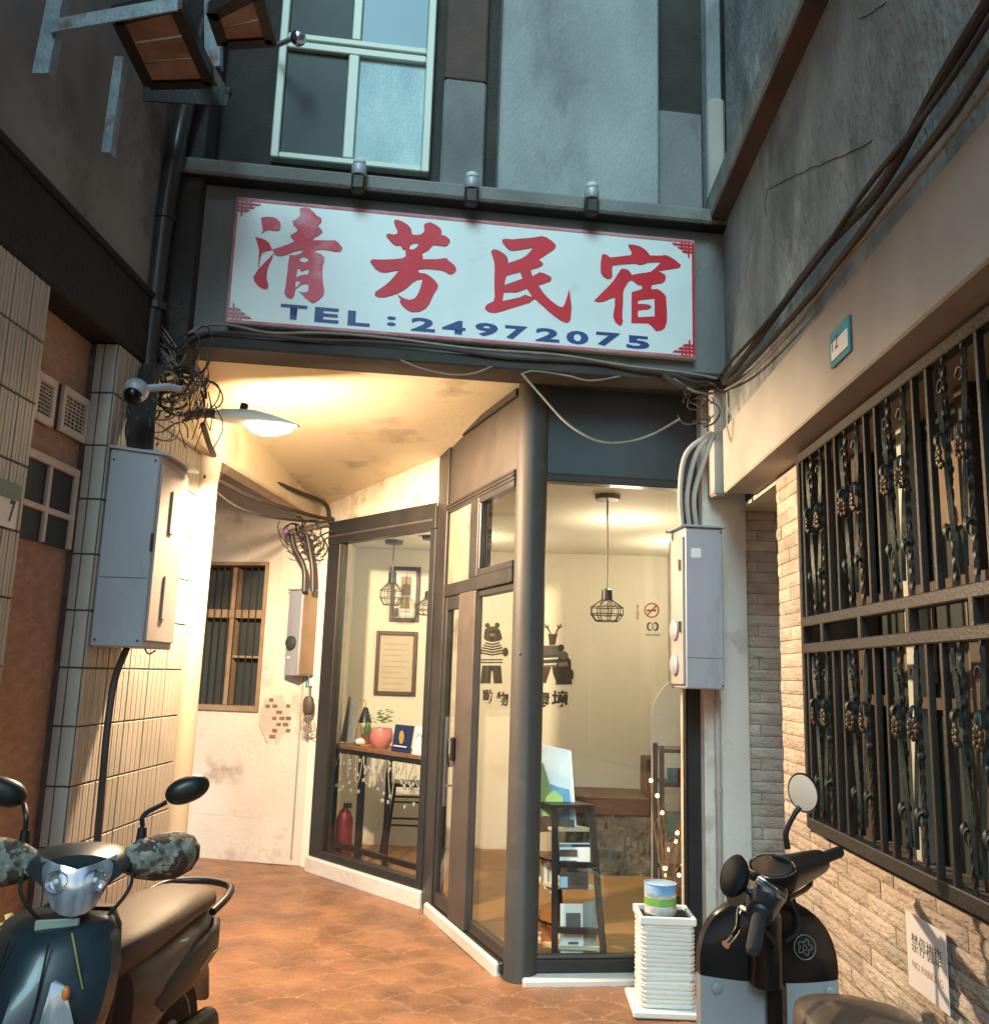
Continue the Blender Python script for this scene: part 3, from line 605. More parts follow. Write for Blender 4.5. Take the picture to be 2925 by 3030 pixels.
def glyph(zm, loops, m_, name='character'):
    L = [[FA.sz(zm[0]+x*zm[2], zm[1]+y*zm[2], bo) for x, y in lp] for lp in loops]
    return flat2d(name, L, FA, bo+.001, m_, sg, .002)
glyph(Z1, [[(530,400),(600,385),(700,390),(760,420),(800,470),(808,520),(790,570),(740,580),(640,565),(580,585),(535,620),(560,570),(545,520),(535,450)]], M['red_fade'], 'brush_stroke')
glyph(Z1, [[(450,670),(520,680),(600,715),(650,760),(680,830),(690,845),(590,865),(545,890),(520,960),(510,1030),(500,1090),(490,1080),(495,1000),(500,930),(505,870),(490,790),(470,730)]], M['red_mid'], 'brush_stroke')
glyph(Z1, [[(705,900),(680,980),(640,1060),(620,1130),(610,1200),(610,1260),(635,1340),(620,1390),(570,1395),(500,1360),(440,1290),(420,1230),(450,1190),(490,1120),(560,1050),(640,970)]], M['red_mid'], 'brush_stroke')
glyph(Z1, [[(1065,265),(1150,255),(1210,270),(1270,320),(1310,370),(1370,400),(1380,450),(1340,490),(1330,520),(1380,570),(1390,600),(1340,640),(1280,670),(1250,715),(1330,715),(1450,715),(1560,715),(1610,745),(1670,820),(1640,870),(1560,870),(1470,850),(1360,840),(1290,850),(1290,880),(1370,910),(1415,950),(1415,1010),(1390,1080),(1390,1200),(1400,1320),(1415,1420),(1400,1490),(1330,1550),(1270,1590),(1220,1575),(1150,1520),(1110,1470),(1060,1430),(1130,1450),(1190,1430),(1195,1330),(1150,1320),(1090,1335),(1010,1400),(1005,1440),(990,1500),(950,1530),(890,1510),(855,1450),(870,1380),(885,1260),(900,1150),(910,1040),(930,920),(1010,925),(1080,900),(1130,860),(1150,845),(1000,865),(880,915),(780,935),(715,910),(690,840),(800,810),(900,775),(985,735),(1000,715),(945,670),(940,645),(1000,610),(1040,580),(1030,540),(985,500),(970,450),(1030,415),(1075,370),(1080,330)],
  [(1060,990),(1090,950),(1140,945),(1190,970),(1190,1005),(1140,1025),(1080,1010)], [(1040,1110),(1070,1105),(1090,1150),(1140,1130),(1195,1115),(1200,1160),(1180,1195),(1100,1200),(1020,1235),(1030,1170)], [(1020,1280),(1060,1285),(1080,1310),(1045,1350),(1012,1380),(1012,1330)]], M['red_fade'])
glyph(Z2, [[(600,280),(650,280),(740,315),(820,370),(870,430),(880,510),(910,530),(1000,530),(1060,500),(1090,450),(1075,390),(1090,345),(1180,320),(1270,360),(1350,420),(1370,470),(1365,530),(1430,545),(1500,600),(1510,640),(1470,690),(1430,715),(1340,705),(1240,690),(1200,720),(1150,780),(1100,805),(1045,835),(1060,880),(1060,930),(1150,930),(1290,930),(1400,915),(1450,910),(1480,950),(1570,1020),(1610,1080),(1600,1130),(1550,1170),(1500,1175),(1440,1140),(1370,1110),(1250,1095),(1100,1085),(990,1095),(985,1130),(1010,1155),(1100,1165),(1180,1210),(1260,1280),(1310,1350),(1305,1400),(1250,1480),(1210,1560),(1170,1660),(1100,1740),(1000,1790),(880,1795),(800,1760),(720,1690),(680,1620),(700,1590),(640,1510),(720,1560),(800,1590),(860,1600),(930,1570),(980,1500),(1020,1400),(1050,1290),(1050,1255),(960,1270),(890,1310),(820,1380),(740,1440),(640,1490),(520,1530),(420,1555),(320,1550),(270,1520),(275,1470),(350,1420),(440,1360),(520,1290),(590,1210),(670,1110),(580,1120),(470,1145),(370,1140),(280,1090),(220,1010),(190,970),(230,930),(330,935),(480,935),(620,925),(720,915),(780,880),(775,830),(780,780),(730,760),(690,700),(620,705),(560,670),(500,600),(455,545),(480,510),(530,510),(580,525),(640,510),(640,450),(600,370),(585,310)],
  [(850,700),(900,665),(1000,665),(970,720),(920,765),(820,770),(845,735)]], M['red_mid'])
glyph(Z3, [[(490,320),(540,315),(640,325),(800,310),(940,300),(1040,285),(1120,270),(1200,290),(1290,350),(1350,410),(1355,450),(1320,490),(1200,570),(1075,655),(1140,710),(1145,745),(1080,780),(940,825),(955,880),(970,930),(1040,895),(1090,865),(1170,885),(1250,925),(1290,965),(1260,1010),(1170,1045),(1065,1080),(1120,1160),(1180,1240),(1270,1330),(1350,1390),(1420,1435),(1470,1440),(1510,1370),(1540,1270),(1580,1140),(1590,1250),(1605,1350),(1615,1450),(1605,1560),(1600,1640),(1560,1690),(1520,1690),(1440,1660),(1330,1580),(1220,1490),(1110,1390),(1010,1300),(960,1330),(930,1360),(800,1400),(640,1450),(480,1500),(370,1530),(280,1525),(210,1490),(185,1450),(230,1390),(330,1345),(350,1270),(345,1100),(345,950),(350,800),(340,680),(310,590),(290,520),(330,485),(400,500),(470,540),(540,590),(565,640),(575,715),(680,680),(780,645),(860,600),(920,540),(985,455),(880,475),(760,495),(640,510),(580,490),(530,440),(480,380),(470,345)],
  [(545,920),(640,890),(770,860),(810,970),(700,1010),(510,1075),(525,980)], [(500,1195),(600,1190),(700,1195),(790,1165),(880,1130),(970,1265),(950,1270),(850,1235),(760,1280),(600,1315),(475,1340),(490,1270)]], M['red'])
glyph(Z4, [[(715,185),(800,190),(900,215),(980,265),(1040,320),(1065,365),(1150,370),(1250,370),(1320,360),(1390,385),(1480,440),(1575,520),(1560,560),(1520,570),(1400,590),(1290,605),(1180,630),(1250,645),(1310,680),(1330,730),(1310,790),(1250,825),(1170,830),(1100,850),(1085,900),(1100,925),(1190,920),(1250,955),(1310,1010),(1335,1060),(1340,1200),(1350,1330),(1345,1460),(1310,1560),(1240,1600),(1165,1605),(1120,1550),(1045,1480),(900,1475),(760,1475),(765,1350),(765,1200),(765,1080),(770,970),(860,945),(935,920),(940,855),(870,845),(810,800),(765,770),(720,790),(680,850),(640,920),(625,1000),(625,1150),(615,1280),(615,1400),(625,1450),(600,1510),(560,1515),(500,1460),(465,1380),(470,1300),(490,1200),(490,1050),(400,1080),(310,1120),(230,1130),(150,1110),(200,1060),(290,970),(380,880),(470,780),(540,670),(590,590),(640,585),(710,605),(750,650),(770,690),(880,665),(1000,650),(1080,635),(1150,580),(1210,520),(1255,480),(1160,475),(1040,480),(960,510),(890,520),(840,495),(740,500),(600,510),(455,530),(445,600),(450,700),(420,745),(370,750),(300,710),(260,650),(255,570),(260,470),(280,350),(330,345),(380,370),(410,400),(520,390),(640,375),(755,360),(770,320),(740,260),(715,215)],
  [(865,1120),(900,1095),(1010,1085),(1145,1070),(1145,1370),(870,1385),(870,1270),(950,1255),(1040,1250),(1090,1215),(1060,1180),(980,1165),(870,1165)]], M['red'])
# telephone number, letter by letter
TB = (800, 880, 1160/1892)
for ch, x0, x1, y0, y1 in (('T', 45, 178, 38, 108), ('E', 210, 332, 52, 124), ('L', 370, 482, 68, 140), (':', 560, 606, 94, 142), ('2', 676, 796, 102, 166), ('4', 826, 942, 114, 178), ('9', 986, 1098, 126, 190), ('7', 1130, 1240, 140, 204), ('2', 1278, 1394, 152, 216), ('0', 1426, 1534, 164, 228), ('7', 1570, 1688, 172, 236), ('5', 1716, 1828, 188, 250)):
    (sa, za) = FA.sz(TB[0]+x0*TB[2], TB[1]+y1*TB[2], bo); (sb, zb) = FA.sz(TB[0]+x1*TB[2], TB[1]+y0*TB[2], bo)
    text('digit' if ch.isdigit() else 'letter', ch, sa, min(za, zb)+.008, abs(zb-za)*.88, sb-sa, FA, bo, M['blue'], sg, .002, .035)
# spot lamps standing on the cornice (unlit)
for k, (x, y, lb) in enumerate(((1062, 505, 'small grey spot lamp on the cornice under the upper window'), (1395, 545, 'small grey spot lamp at the middle of the cornice'), (1750, 575, 'small grey spot lamp on the cornice below the pale concrete panel'))):
    a, z = FA.sz(x, y, .14); t = thing('sign_spotlight', FA.w(a, .12, ZC+.1), lb, 'spotlight', 'spot lamps above the sign')
    MB().box((a-.036, a+.036), (.10, .17), (z-.12, z-.03), FA, .012).build('bracket', M['iron'], t)
    MB().lathe([(.034, -.03), (.040, -.022), (.040, .02), (.036, .028)], FA.w(a, .14, z), 18).build('housing', M['steel'], t, True)
    MB().lathe([(.030, 0), (.034, .005), (.034, .018), (.026, .026), (.012, .029)], FA.w(a, .14, z+.036), 16).build('cap', M['white_paint'], t, True)
# ================================================================== CABLES AND PIPES
def cable(name, pts, r, m_, label, k=6, n=8):
    return tag(MB().tube(smooth_path(pts, k), r, n).build(name, M[m_], None, True), label, 'cable')
def pf(L, out=.04): return [FA.p(x, y, out) for x, y in L]
cable('cable', pf([(545, 995), (600, 965), (680, 962), (800, 985), (950, 985), (1150, 1000), (1400, 1032), (1650, 1050), (1850, 1082), (2040, 1105), (2120, 1120)], .05), .008, 'cable_pale', 'pale cable sagging along the lower edge of the signboard')
cable('cable', pf([(540, 1015), (620, 985), (760, 992), (900, 1006), (1100, 1012), (1300, 1030), (1500, 1058), (1750, 1072), (1900, 1098), (2080, 1118)], .045), .011, 'cable', 'thick dark cable clipped under the signboard along the beam')
cable('cable', pf([(1180, 1062), (1240, 1088), (1330, 1108), (1400, 1105), (1470, 1080), (1560, 1068)], .03), .005, 'cable_pale', 'thin cable drooping below the beam left of the column')
cable('cable', [FA.p(1545, 1108, .03), FA.p(1600, 1170, .06), FA.p(1680, 1255, .09), (FA.p(1770, 1305, .10)), FA.p(1850, 1308, .10), FA.p(1930, 1285, .09), FA.p(2010, 1240, .06)], .006, 'cable_pale', 'white cable looping across the dark panel above the shop window')
cable('cable', pf([(1540, 1108), (1580, 1098), (1680, 1112), (1740, 1126), (1810, 1118), (1880, 1098)], .03), .005, 'cable_pale', 'thin cable hanging from the beam right of the column')
cable('cable', [FA.p(1900, 1095, .05), FA.p(1990, 1110, .06), FA.p(2060, 1130, .08), PX(2120, 1120, 1.06), PX(2160, 1070, 1.05), PX(2240, 985, 1.05), PX(2400, 790, 1.05), PX(2560, 560, 1.06), PX(2750, 320, 1.05), PX(2925, 60, 1.06), PX(3060, -180, 1.06)], .009, 'cable', 'black cable running from the beam up along the rough right wall')
cable('cable', [FA.p(1960, 1110, .07), FA.p(2040, 1150, .08), PX(2110, 1145, 1.07), PX(2180, 1110, 1.06), PX(2300, 985, 1.06), PX(2460, 800, 1.06), PX(2640, 560, 1.05), PX(2800, 360, 1.06), PX(2925, 170, 1.05), PX(3060, -40, 1.05)], .013, 'cable', 'thick dark cable bundle sagging along the rough right wall')
cable('cable', [FA.p(1990, 1120, .07), FA.p(2060, 1160, .09), PX(2120, 1160, 1.08), PX(2200, 1120, 1.07), PX(2330, 990, 1.07), PX(2500, 770, 1.07), PX(2700, 540, 1.06), PX(2925, 250, 1.06), PX(3060, 50, 1.06)], .007, 'cable_pale', 'pale cable hanging lowest along the rough right wall')
cable('cable', [PX(2100, 1175, 1.08), PX(2200, 1060, 1.075), PX(2420, 760, 1.08), PX(2600, 560, 1.08), PX(2780, 240, 1.08), PX(2900, 40, 1.08), PX(3060, -230, 1.08)], .016, 'cable', 'widest black cable strapped to the top of the rough right wall')
rr = random.Random(11)
def loops(b, c, R_, r):
    a0_, a1_ = rr.uniform(2.6, 6.8), rr.uniform(1.2, 3.4); X_, Y_ = R_*rr.uniform(.5, 1.3), R_*rr.uniform(.4, 1.1); tl_ = rr.uniform(-.8, .8); n_ = 12
    pts = []
    for i in range(n_+1):
        a = a0_+a1_*i/n_; x, z = X_*math.cos(a), Y_*math.sin(a); pts.append(c+V((x*math.cos(tl_)-z*math.sin(tl_), .25*R_*math.sin(a*1.7+tl_), x*math.sin(tl_)+z*math.cos(tl_)-.15*R_*i/n_)))
    b.tube(pts, r, 5)
# knot of wires at the right end of the beam
kb = MB()
for k in range(16):
    c = FA.p(2070, 1210, .04)
    loops(kb, c+V((rr.uniform(-.05, .04), 0, rr.uniform(-.06, .08))), rr.choice((.04, .06, .09)), rr.uniform(.003, .006))
tag(stuff(kb.build('wire_knot', M['cable'], None, True)), 'tangle of dark wires where the beam meets the right house', 'wires')
# tangle of wires and dead vine by the left end of the beam
tb = MB()
for k in range(70):
    px_, py_ = rr.gauss(490, 48), rr.gauss(1120, 75)
    c = PY(px_, py_, 4.25+rr.uniform(-.08, .12)); c.z = min(c.z, 3.4)
    loops(tb, c, rr.choice((.05, .08, .12, .16)), rr.choice((.0025, .0035, .005, .007)))
for k in range(16):                                                    # trunk of cables dropping into the cabinet
    x_ = rr.uniform(372, 470); tb.tube(smooth_path([PY(x_, 1330, yP+.12), PY(x_+rr.uniform(-8, 8), 1260, yP+.13), PY(x_+rr.uniform(-15, 25), 1180, yP+.18), PY(x_+rr.uniform(-20, 60), 1080, yP+.25)], 4), rr.choice((.008, .011, .014)), 6)
tag(stuff(tb.build('wire_tangle', M['cable'], None, True)), 'dark mass of tangled wires above the left grey meter cabinet', 'wires')
pv = MB()
for k in range(22): loops(pv, PY(rr.gauss(500, 45), rr.gauss(1130, 60), 4.2), rr.choice((.06, .10, .14)), rr.choice((.003, .0045)))
for k in range(9):                                                     # service drops coming in from the beam and the wall
    pv.tube(smooth_path([PY(rr.uniform(470, 540), rr.uniform(1040, 1120), 4.25), PY(rr.uniform(430, 480), rr.uniform(960, 1010), 4.24), PY(rr.uniform(400, 450), rr.uniform(880, 940), 4.22)], 5), .005, 5)
tag(stuff(pv.build('wire_tangle', M['cable_pale'], None, True)), 'paler brown wires looping among the dark ones above the left cabinet', 'wires')
hv = MB()
for k in range(14):
    a = PY(rr.uniform(555, 640), rr.uniform(1050, 1200), 4.42); b = a + V((rr.uniform(-.06, .05), 0, -rr.uniform(.08, .3)))
    hv.tube(smooth_path([a, (a+b)/2+V((rr.uniform(-.05, .05), .0, 0)), b], 5), .003, 5)
tag(stuff(hv.build('hanging_wires', M['cable'], None, True)), 'thin loose wires dangling in front of the lit soffit', 'wires')
# conduits along the left beam
def bfp(x, y, o=.03): return BFp(x, y, o)
def BFp(x, y, o):
    d = ray(x, y); oo = BF.o + BF.n*(-o); nn = BF.n; return CC + d*((oo-CC).dot(nn)/d.dot(nn))
cable('conduit', [PY(600, 1255, 4.75), PY(625, 1330, 4.95), PY(655, 1365, 5.3), PY(760, 1405, 5.9), PY(880, 1455, 6.6), PY(960, 1490, 7.1), PY(975, 1540, 7.15)], .017, 'cable', 'upper thick black cable along the cream beam over the passage')
cable('conduit', [PY(600, 1410, 5.05), PY(650, 1425, 5.2), PY(740, 1470, 5.7), PY(850, 1505, 6.4), PY(940, 1530, 7.0), PY(985, 1535, 7.1)], .015, 'cable', 'lower black cable sagging from the cream column to the shop corner')
cable('conduit', [PY(620, 1440, 5.1), PY(700, 1500, 5.5), PY(800, 1530, 6.2), PY(900, 1542, 6.9), PY(975, 1545, 7.1)], .009, 'cable', 'thin black cable hanging lowest under the cream beam')
db = MB()
for k in range(22):
    c = PY(rr.uniform(850, 950), rr.uniform(1545, 1625), 7.1)
    loops(db, c, rr.choice((.05, .08, .11)), rr.choice((.004, .006, .008)))
tag(stuff(db.build('wire_knot', M['cable'], None, True)), 'knot of black wires above the small meter box on the back wall', 'wires')
# rain pipes on the far left of the sign wall
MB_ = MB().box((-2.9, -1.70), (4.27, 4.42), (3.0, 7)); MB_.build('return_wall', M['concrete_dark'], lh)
for (xt, yt, xb, yb, r, lb) in ((545, 330, 445, 985, .045, 'right one of two dark drain pipes left of the signboard'), (475, 330, 405, 985, .04, 'left one of two dark drain pipes left of the signboard')):
    p, q = PY(xt, yt, 4.18), PY(xb, yb, 4.18)
    up = p+V((.10, -.1, .45))
    t = thing('drain_pipe', (q.x, q.y, q.z-.3), lb, 'pipe', 'drain pipes'); X = (q.x*.8+p.x*.2)
    MB().tube(smooth_path([q+V((0, 0, -.25)), q, V((X, 4.18, (p.z+q.z)/2)), V(((X+p.x)/2, 4.18, p.z-.25)), p, up], 6), r, 14).build('pipe', M['drain'], t, True)
    for z in (q.z+.12, (p.z+q.z)/2): MB().lathe([(r+.008, 0), (r+.008, .035)], (X, 4.18, z), 14).build('collar', M['drain'], t)
# ================================================================== METER CABINETS
t = thing('meter_cabinet', (LX+.15, yP+.2, 0), 'tall grey steel meter cabinet on the left tiled wall beneath the wires', 'cabinet')
cz1 = PY(380, 1325, yP).z; cz0 = PY(360, 1915, yP).z; cx1 = PY(450, 1600, yP+.02).x
MB().box((LX+.008, cx1), (yP+.02, yP+.36), (cz0, cz1), ch=.006).build('body', M['steel'], t)
M['cab_front'] = mat('cabinet_front', (.44, .40, .38), .5, (.37, .33, .31), 3, .04, 60, metal=.1)
MB().box((cx1, cx1+.012), (yP+.03, yP+.35), (cz0+.03, cz1-.06), ch=.004).build('front_door', M['cab_front'], t)
MB().add([V((LX+.0, yP+.01, cz1+.004)), V((cx1+.05, yP+.01, cz1-.03)), V((cx1+.05, yP+.37, cz1-.03)), V((LX, yP+.37, cz1+.004)), V((LX+.0, yP+.01, cz1+.016)), V((cx1+.05, yP+.01, cz1-.018)), V((cx1+.05, yP+.37, cz1-.018)), V((LX, yP+.37, cz1+.016))], [(0, 1, 2, 3), (4, 5, 6, 7), (0, 1, 5, 4), (1, 2, 6, 5), (2, 3, 7, 6), (3, 0, 4, 7)]).build('lid', M['steel'], t)
for (xx_, zz_) in ((LX+.03, cz1-.05), (cx1-.02, cz1-.05), (LX+.03, cz0+.03), (cx1-.02, cz0+.03)): MB().lathe([(.007, 0), (.006, .004)], V((xx_, yP+.021, zz_)), 10, (0, -1, 0)).build('screw', M['chrome'], t, True)
MB().box((LX+.02, cx1-.004), (yP+.0185, yP+.0205), (cz0+.30, cz0+.303)).build('seam', M['grey_ink'], t); MB().box((cx1-.006, cx1+.002), (yP+.012, yP+.030), (cz0+.42, cz0+.50), ch=.002).build('latch', M['iron'], t)
for z in (cz0+.13, cz0+.52): MB().box((cx1+.012, cx1+.02), (yP+.16, yP+.20), (z, z+.20), ch=.003).build('slot_cover', M['cab_front'], t)
cable('cable', [PY(375, 1918, yP+.1), PY(340, 2010, yP+.12), PY(318, 2150, yP+.1), PY(300, 2350, yP+.1), PY(285, 2520, yP+.1)], .016, 'drain', 'dark conduit dropping from the left meter cabinet down the tiled wall')
cable('cable', [PY(425, 1915, yP+.2), PY(440, 1935, yP+.22), PY(460, 1925, yP+.24)], .004, 'cable', 'small black wire loop under the left meter cabinet')
# right cabinet
a0 = FA.sz(2028, 1800, .08)[0]; a1 = FA.sz(2140, 1800, .08)[0]; zt1 = FA.sz(2085, 1562, .08)[1]; zb1 = FA.sz(2090, 2040, .08)[1]
t = thing('meter_cabinet', FA.w((a0+a1)/2, -.1, 0), 'narrow white meter cabinet fixed beside the shop window on the right', 'cabinet')
rc_ = t; MB().box((a0, a1), (-.15, .08), (zb1, zt1), FA, .006).build('body', M['steel'], t)
MB().box((a0-.03, a1+.01), (-.155, .095), (zt1, zt1+.012), FA, .003).build('lid', M['steel'], t)
MB().box((a0-.016, a0), (-.14, .07), (zb1+.02, zt1-.05), FA, .004).build('front_door', M['cab_front'], t)
for z in (zb1+.12, zb1+.30): MB().lathe([(.055, 0), (.055, .012), (.045, .018)], FA.w(a0-.016, -.035, z), 20, -FA.e).build('meter_window', M['steel'], t, True)
for z in (zt1-.2, zt1-.52): MB().box((a0-.03, a0-.016), (.045, .06), (z-.03, z+.03), FA, .003).build('hinge', M['chrome'], t)
for dx, lb in ((.035, 'left grey conduit curving down into the right meter cabinet'), (.075, 'middle grey conduit curving down into the right meter cabinet'), (.115, 'straight grey conduit above the right meter cabinet near the corner')):
    c = FA.w(a0+dx, -.06, zt1); tp = FA.w(a1-.02+dx*.2, -.03, zt1+.55)
    m1 = FA.w(a0+dx-.02, -.04, zt1+.20); m2 = FA.w(a0+dx-.005+dx*.4, -.02, zt1+.42)
    tag(MB().tube(smooth_path([c, m1, m2, tp]), .014, 10).build('conduit', M['pvc'], None, True), lb, 'conduit')
for (aa_, oo_, zz_) in ((a0+.012, .081, zt1-.02), (a1-.012, .081, zt1-.02), (a0+.012, .081, zb1+.02), (a1-.012, .081, zb1+.02)): MB().lathe([(.006, 0), (.005, .003)], FA.w(aa_, oo_-.001, zz_), 10, FA.n).build('screw', M['chrome'], rc_, True)
MB().box((a0+.006, a1-.006), (.0795, .0812), (zb1+.155, zb1+.158), FA).build('seam', M['grey_ink'], rc_); MB().box((a0+.03, a0+.085), (.0795, .0815), (zt1-.16, zt1-.11), FA).build('sticker', M['paper'], rc_)
pipe_t = thing('downpipe', FA.w(1.06, -.1, 0), 'thin grey downpipe beside the shop window below the right meter cabinet', 'pipe')
xa = FA.sz(2128, 2200, -.10)[0]
MB().tube([FA.w(xa, -.12, .0), FA.w(xa, -.12, zb1+.01)], .016, 12).build('pipe', M['pvc'], pipe_t, True)
for z in (.45, .95, 1.4): MB().lathe([(.020, -.012), (.020, .012)], FA.w(xa, -.12, z), 12).build('clip', M['pvc'], pipe_t)
bp_ = PY(2165, 2100, 4.98)
tag(MB().tube([V((bp_.x, 5.0, 0)), V((bp_.x, 5.0, 2.52))], .020, 12).build('door_post', M['blackgloss'], None, True), 'slim black post at the edge of the stone niche', 'post')
# back wall meter
c0 = FB.p(885, 1990, .10); F2 = Fr((c0.x-.5, c0.y+.12), (c0.x+.5, c0.y-.55))
mz1 = FB.sz(885, 1748, .1)[1]; mz0 = FB.sz(885, 2000, .1)[1]
t = thing('meter_box', (c0.x, c0.y, mz0), 'small grey meter box with a round dial on the back wall', 'cabinet')
MC = Fr((c0.x, c0.y-.05), (c0.x+.86, c0.y-.05-.50)); 
MC = Fr((c0.x-.13, c0.y+.02), (c0.x-.13+.80, c0.y+.02-.60))
MB().box((0, .17), (-.20, 0), (mz0, mz1), MC, .005).build('body', M['steel'], t)
MB().box((-.012, .182), (-.21, .012), (mz1, mz1+.012), MC, .003).build('lid', M['steel'], t)
MB().lathe([(.055, 0), (.055, .02), (.045, .03), (.02, .033)], MC.w(.075, 0, mz0+(mz1-mz0)*.38), 22, MC.n).build('dial', M['dark_pane'], t, True)
MB().lathe([(.012, 0), (.012, .01)], MC.w(.05, 0, mz0+.14), 10, MC.n).build('knob', M['white_paint'], t, True)
M['cab_brown'] = mat('cabinet_brown', (.30, .21, .14), .6)
MB().box((.171, .178), (-.19, -.01), (mz0+.01, mz1-.01), MC, .002).build('side_panel', M['cab_brown'], t)
for x1_, x2_, lb in ((900, 870, 'left black conduit rising from the small back meter box'), (925, 915, 'right black conduit rising from the small back meter box')):
    tag(MB().tube(smooth_path([PY(x1_, 1750, 7.12), PY(x1_-1, 1680, 7.12), PY(x2_, 1620, 7.12), PY(x2_-8, 1580, 7.12)]), .022, 10).build('conduit', M['drain'], None, True), lb, 'conduit')
tag(MB().tube(smooth_path([PY(912, 2000, 7.15), PY(914, 2030, 7.2), PY(915, 2065, 7.2)]), .006, 6).build('cable', M['cable_pale'], None, True), 'short pale wire below the small back meter box', 'cable')
t = thing('doorbell_box', PY(912, 2080, 7.2), 'small grey junction box with dangling wires by the dark frame', 'box')
q = PY(912, 2088, 7.22); MB().sph(q, (.045, .03, .075), 12, 8, None, .7).build('housing', M['frame_warm'], t, True)
wb_ = MB()
for k in range(9):
    a = q+V((rr.uniform(-.03, .03), -.01, -.06)); wb_.tube(smooth_path([a, a+V((rr.uniform(-.05, .05), 0, -.06)), a+V((rr.uniform(-.05, .07), 0, -.13)), a+V((rr.uniform(-.02, .08), 0, -.08-rr.random()*.1))]), .003, 5)
stuff(wb_.build('loose_wires', M['cable_pale'], t, True))
tag(MB().tube([FB.w(FB.sz(880, 2300)[0], .02, .05), FB.w(FB.sz(880, 2300)[0], .02, mz0)], .008, 8).build('conduit', M['pvc'], None, True), 'thin pale conduit running down the back wall to the floor', 'conduit')
M['brick_dark'] = mat('exposed_brick', (.24, .165, .12), .9, (.15, .10, .075), 12, .4, 60)
# patch of fallen plaster showing the brick below the barred window
rb_ = random.Random(8)
flat2d('mortar_patch', [[FB.sz(815+46*math.cos(a)*(1+.25*noise.noise(V((math.cos(a)*2, math.sin(a)*2, 4)))), 2125+68*math.sin(a)*(1+.3*noise.noise(V((math.cos(a)*3, math.sin(a)*3, 9))))) for a in [2*math.pi*k/40 for k in range(40)]]], FB, .0185, mat('old_mortar', (.62, .545, .47), .95, (.50, .43, .365), 9, .5, 50), gh, .002)
for r_ in range(7):
    for c_ in range(4):
        if rb_.random() < .28: continue
        x_, y_ = 780+c_*20+(r_ % 2)*9, 2066+r_*18
        if c_ == 0 and r_ > 3: continue
        a_, z_ = FB.sz(x_, y_, .0); MB().box((a_, a_+rb_.uniform(.035, .055)), (.014, rb_.uniform(.020, .027)), (z_-.028, z_), FB, .003).build('brick', M['brick_dark'], gh)
# ================================================================== STREET LAMP
LY = 4.70
lp = thing('street_lamp', PY(500, 1330, LY), 'lit street lamp with a white head on a curved black arm', 'lamp')
arm = [PY(470, 1340, LY), PY(490, 1300, LY), PY(520, 1255, LY), PY(560, 1230, LY), PY(610, 1222, LY), PY(645, 1228, LY)]
MB().tube(smooth_path(arm), [.030]*31 if False else .026, 12).build('arm', M['black'], lp, True)
MB().box((LX, arm[0].x), (LY-.04, LY+.04), (arm[0].z-.10, arm[0].z+.02), ch=.006).build('wall_bracket', M['iron'], lp)
h0, h1 = PY(640, 1228, LY), PY(882, 1262, LY); ax = (h1-h0); LL = ax.length; ax.normalize(); up = V((0, 0, 1)); up = (up-ax*up.dot(ax)).normalized(); sdv = ax.cross(up)
hb = MB(); R = []
for t_, hw, hh, dn in ((0, .028, .028, .022), (.06, .040, .038, .03), (.25, .055, .05, .035), (.45, .062, .058, .028), (.65, .062, .046, .018), (.85, .052, .028, .012), (1.0, .035, .010, .008)):
    c = h0+ax*LL*t_; R.append([c + sdv*hw*math.cos(a) + up*((hh if math.sin(a) > 0 else dn)*math.sin(a)) for a in [2*math.pi*k/20 for k in range(20)]])
hb.loft(R).build('housing', M['white_paint'], lp, True)
lens = MB(); R = []
for t_, hw, dp in ((.36, .02, .02), (.45, .048, .050), (.60, .052, .066), (.78, .046, .050), (.92, .030, .022)):
    c = h0+ax*LL*t_-up*.010; R.append([c + sdv*hw*math.cos(a) - up*(dp*max(0, math.sin(a)) + .004) for a in [math.pi*k/12 for k in range(13)]])
lens.loft(R, False, False).build('lens', emit('lamp_lens', (1, .80, .52), 25), lp, True)
MB().lathe([(.022, 0), (.022, .03), (.018, .034)], h0+ax*LL*.31+up*.052, 14, up).build('photocell', M['black'], lp, True)
LP = h0+ax*LL*.66-up*.16
pl = bpy.data.lights.new('soffit_fill', 'SPOT'); pl.spot_size = math.radians(160); pl.spot_blend = .6; pl.energy = 95; pl.color = (1.0, .72, .44); pl.shadow_soft_size = .045  # extra spot added to brighten the soffit, aimed up and back
po = bpy.data.objects.new('soffit_fill', pl); COL.objects.link(po); po.location = LP-LOC[lp.name]; po.parent = lp; po.rotation_euler = V((-.35, -.85, -.30)).to_track_quat('Z', 'Y').to_euler()
sp_ = bpy.data.lights.new('lamp_beam', 'SPOT'); sp_.energy = 680; sp_.color = (1.0, .73, .46); sp_.shadow_soft_size = .05; sp_.spot_size = math.radians(172); sp_.spot_blend = .30
spo = bpy.data.objects.new('lamp_beam', sp_); COL.objects.link(spo); spo.location = LP-LOC[lp.name]; spo.parent = lp; spo.rotation_euler = V((-.34, -.22, .9)).to_track_quat('Z', 'Y').to_euler()
sw = MB()
for k in range(3):
    a = PY(735+k*9, 1288, LY-.02); b = PY(632+k*4, 1422, 4.9)
    sw.tube([a, (a+b)/2+V((0, 0, -.01-.004*k)), b], .0004, 4)
tag(stuff(sw.build('cobweb', M['paper'], None)), 'lit cobweb strands stretching from the street lamp down to the cables', 'cobweb')
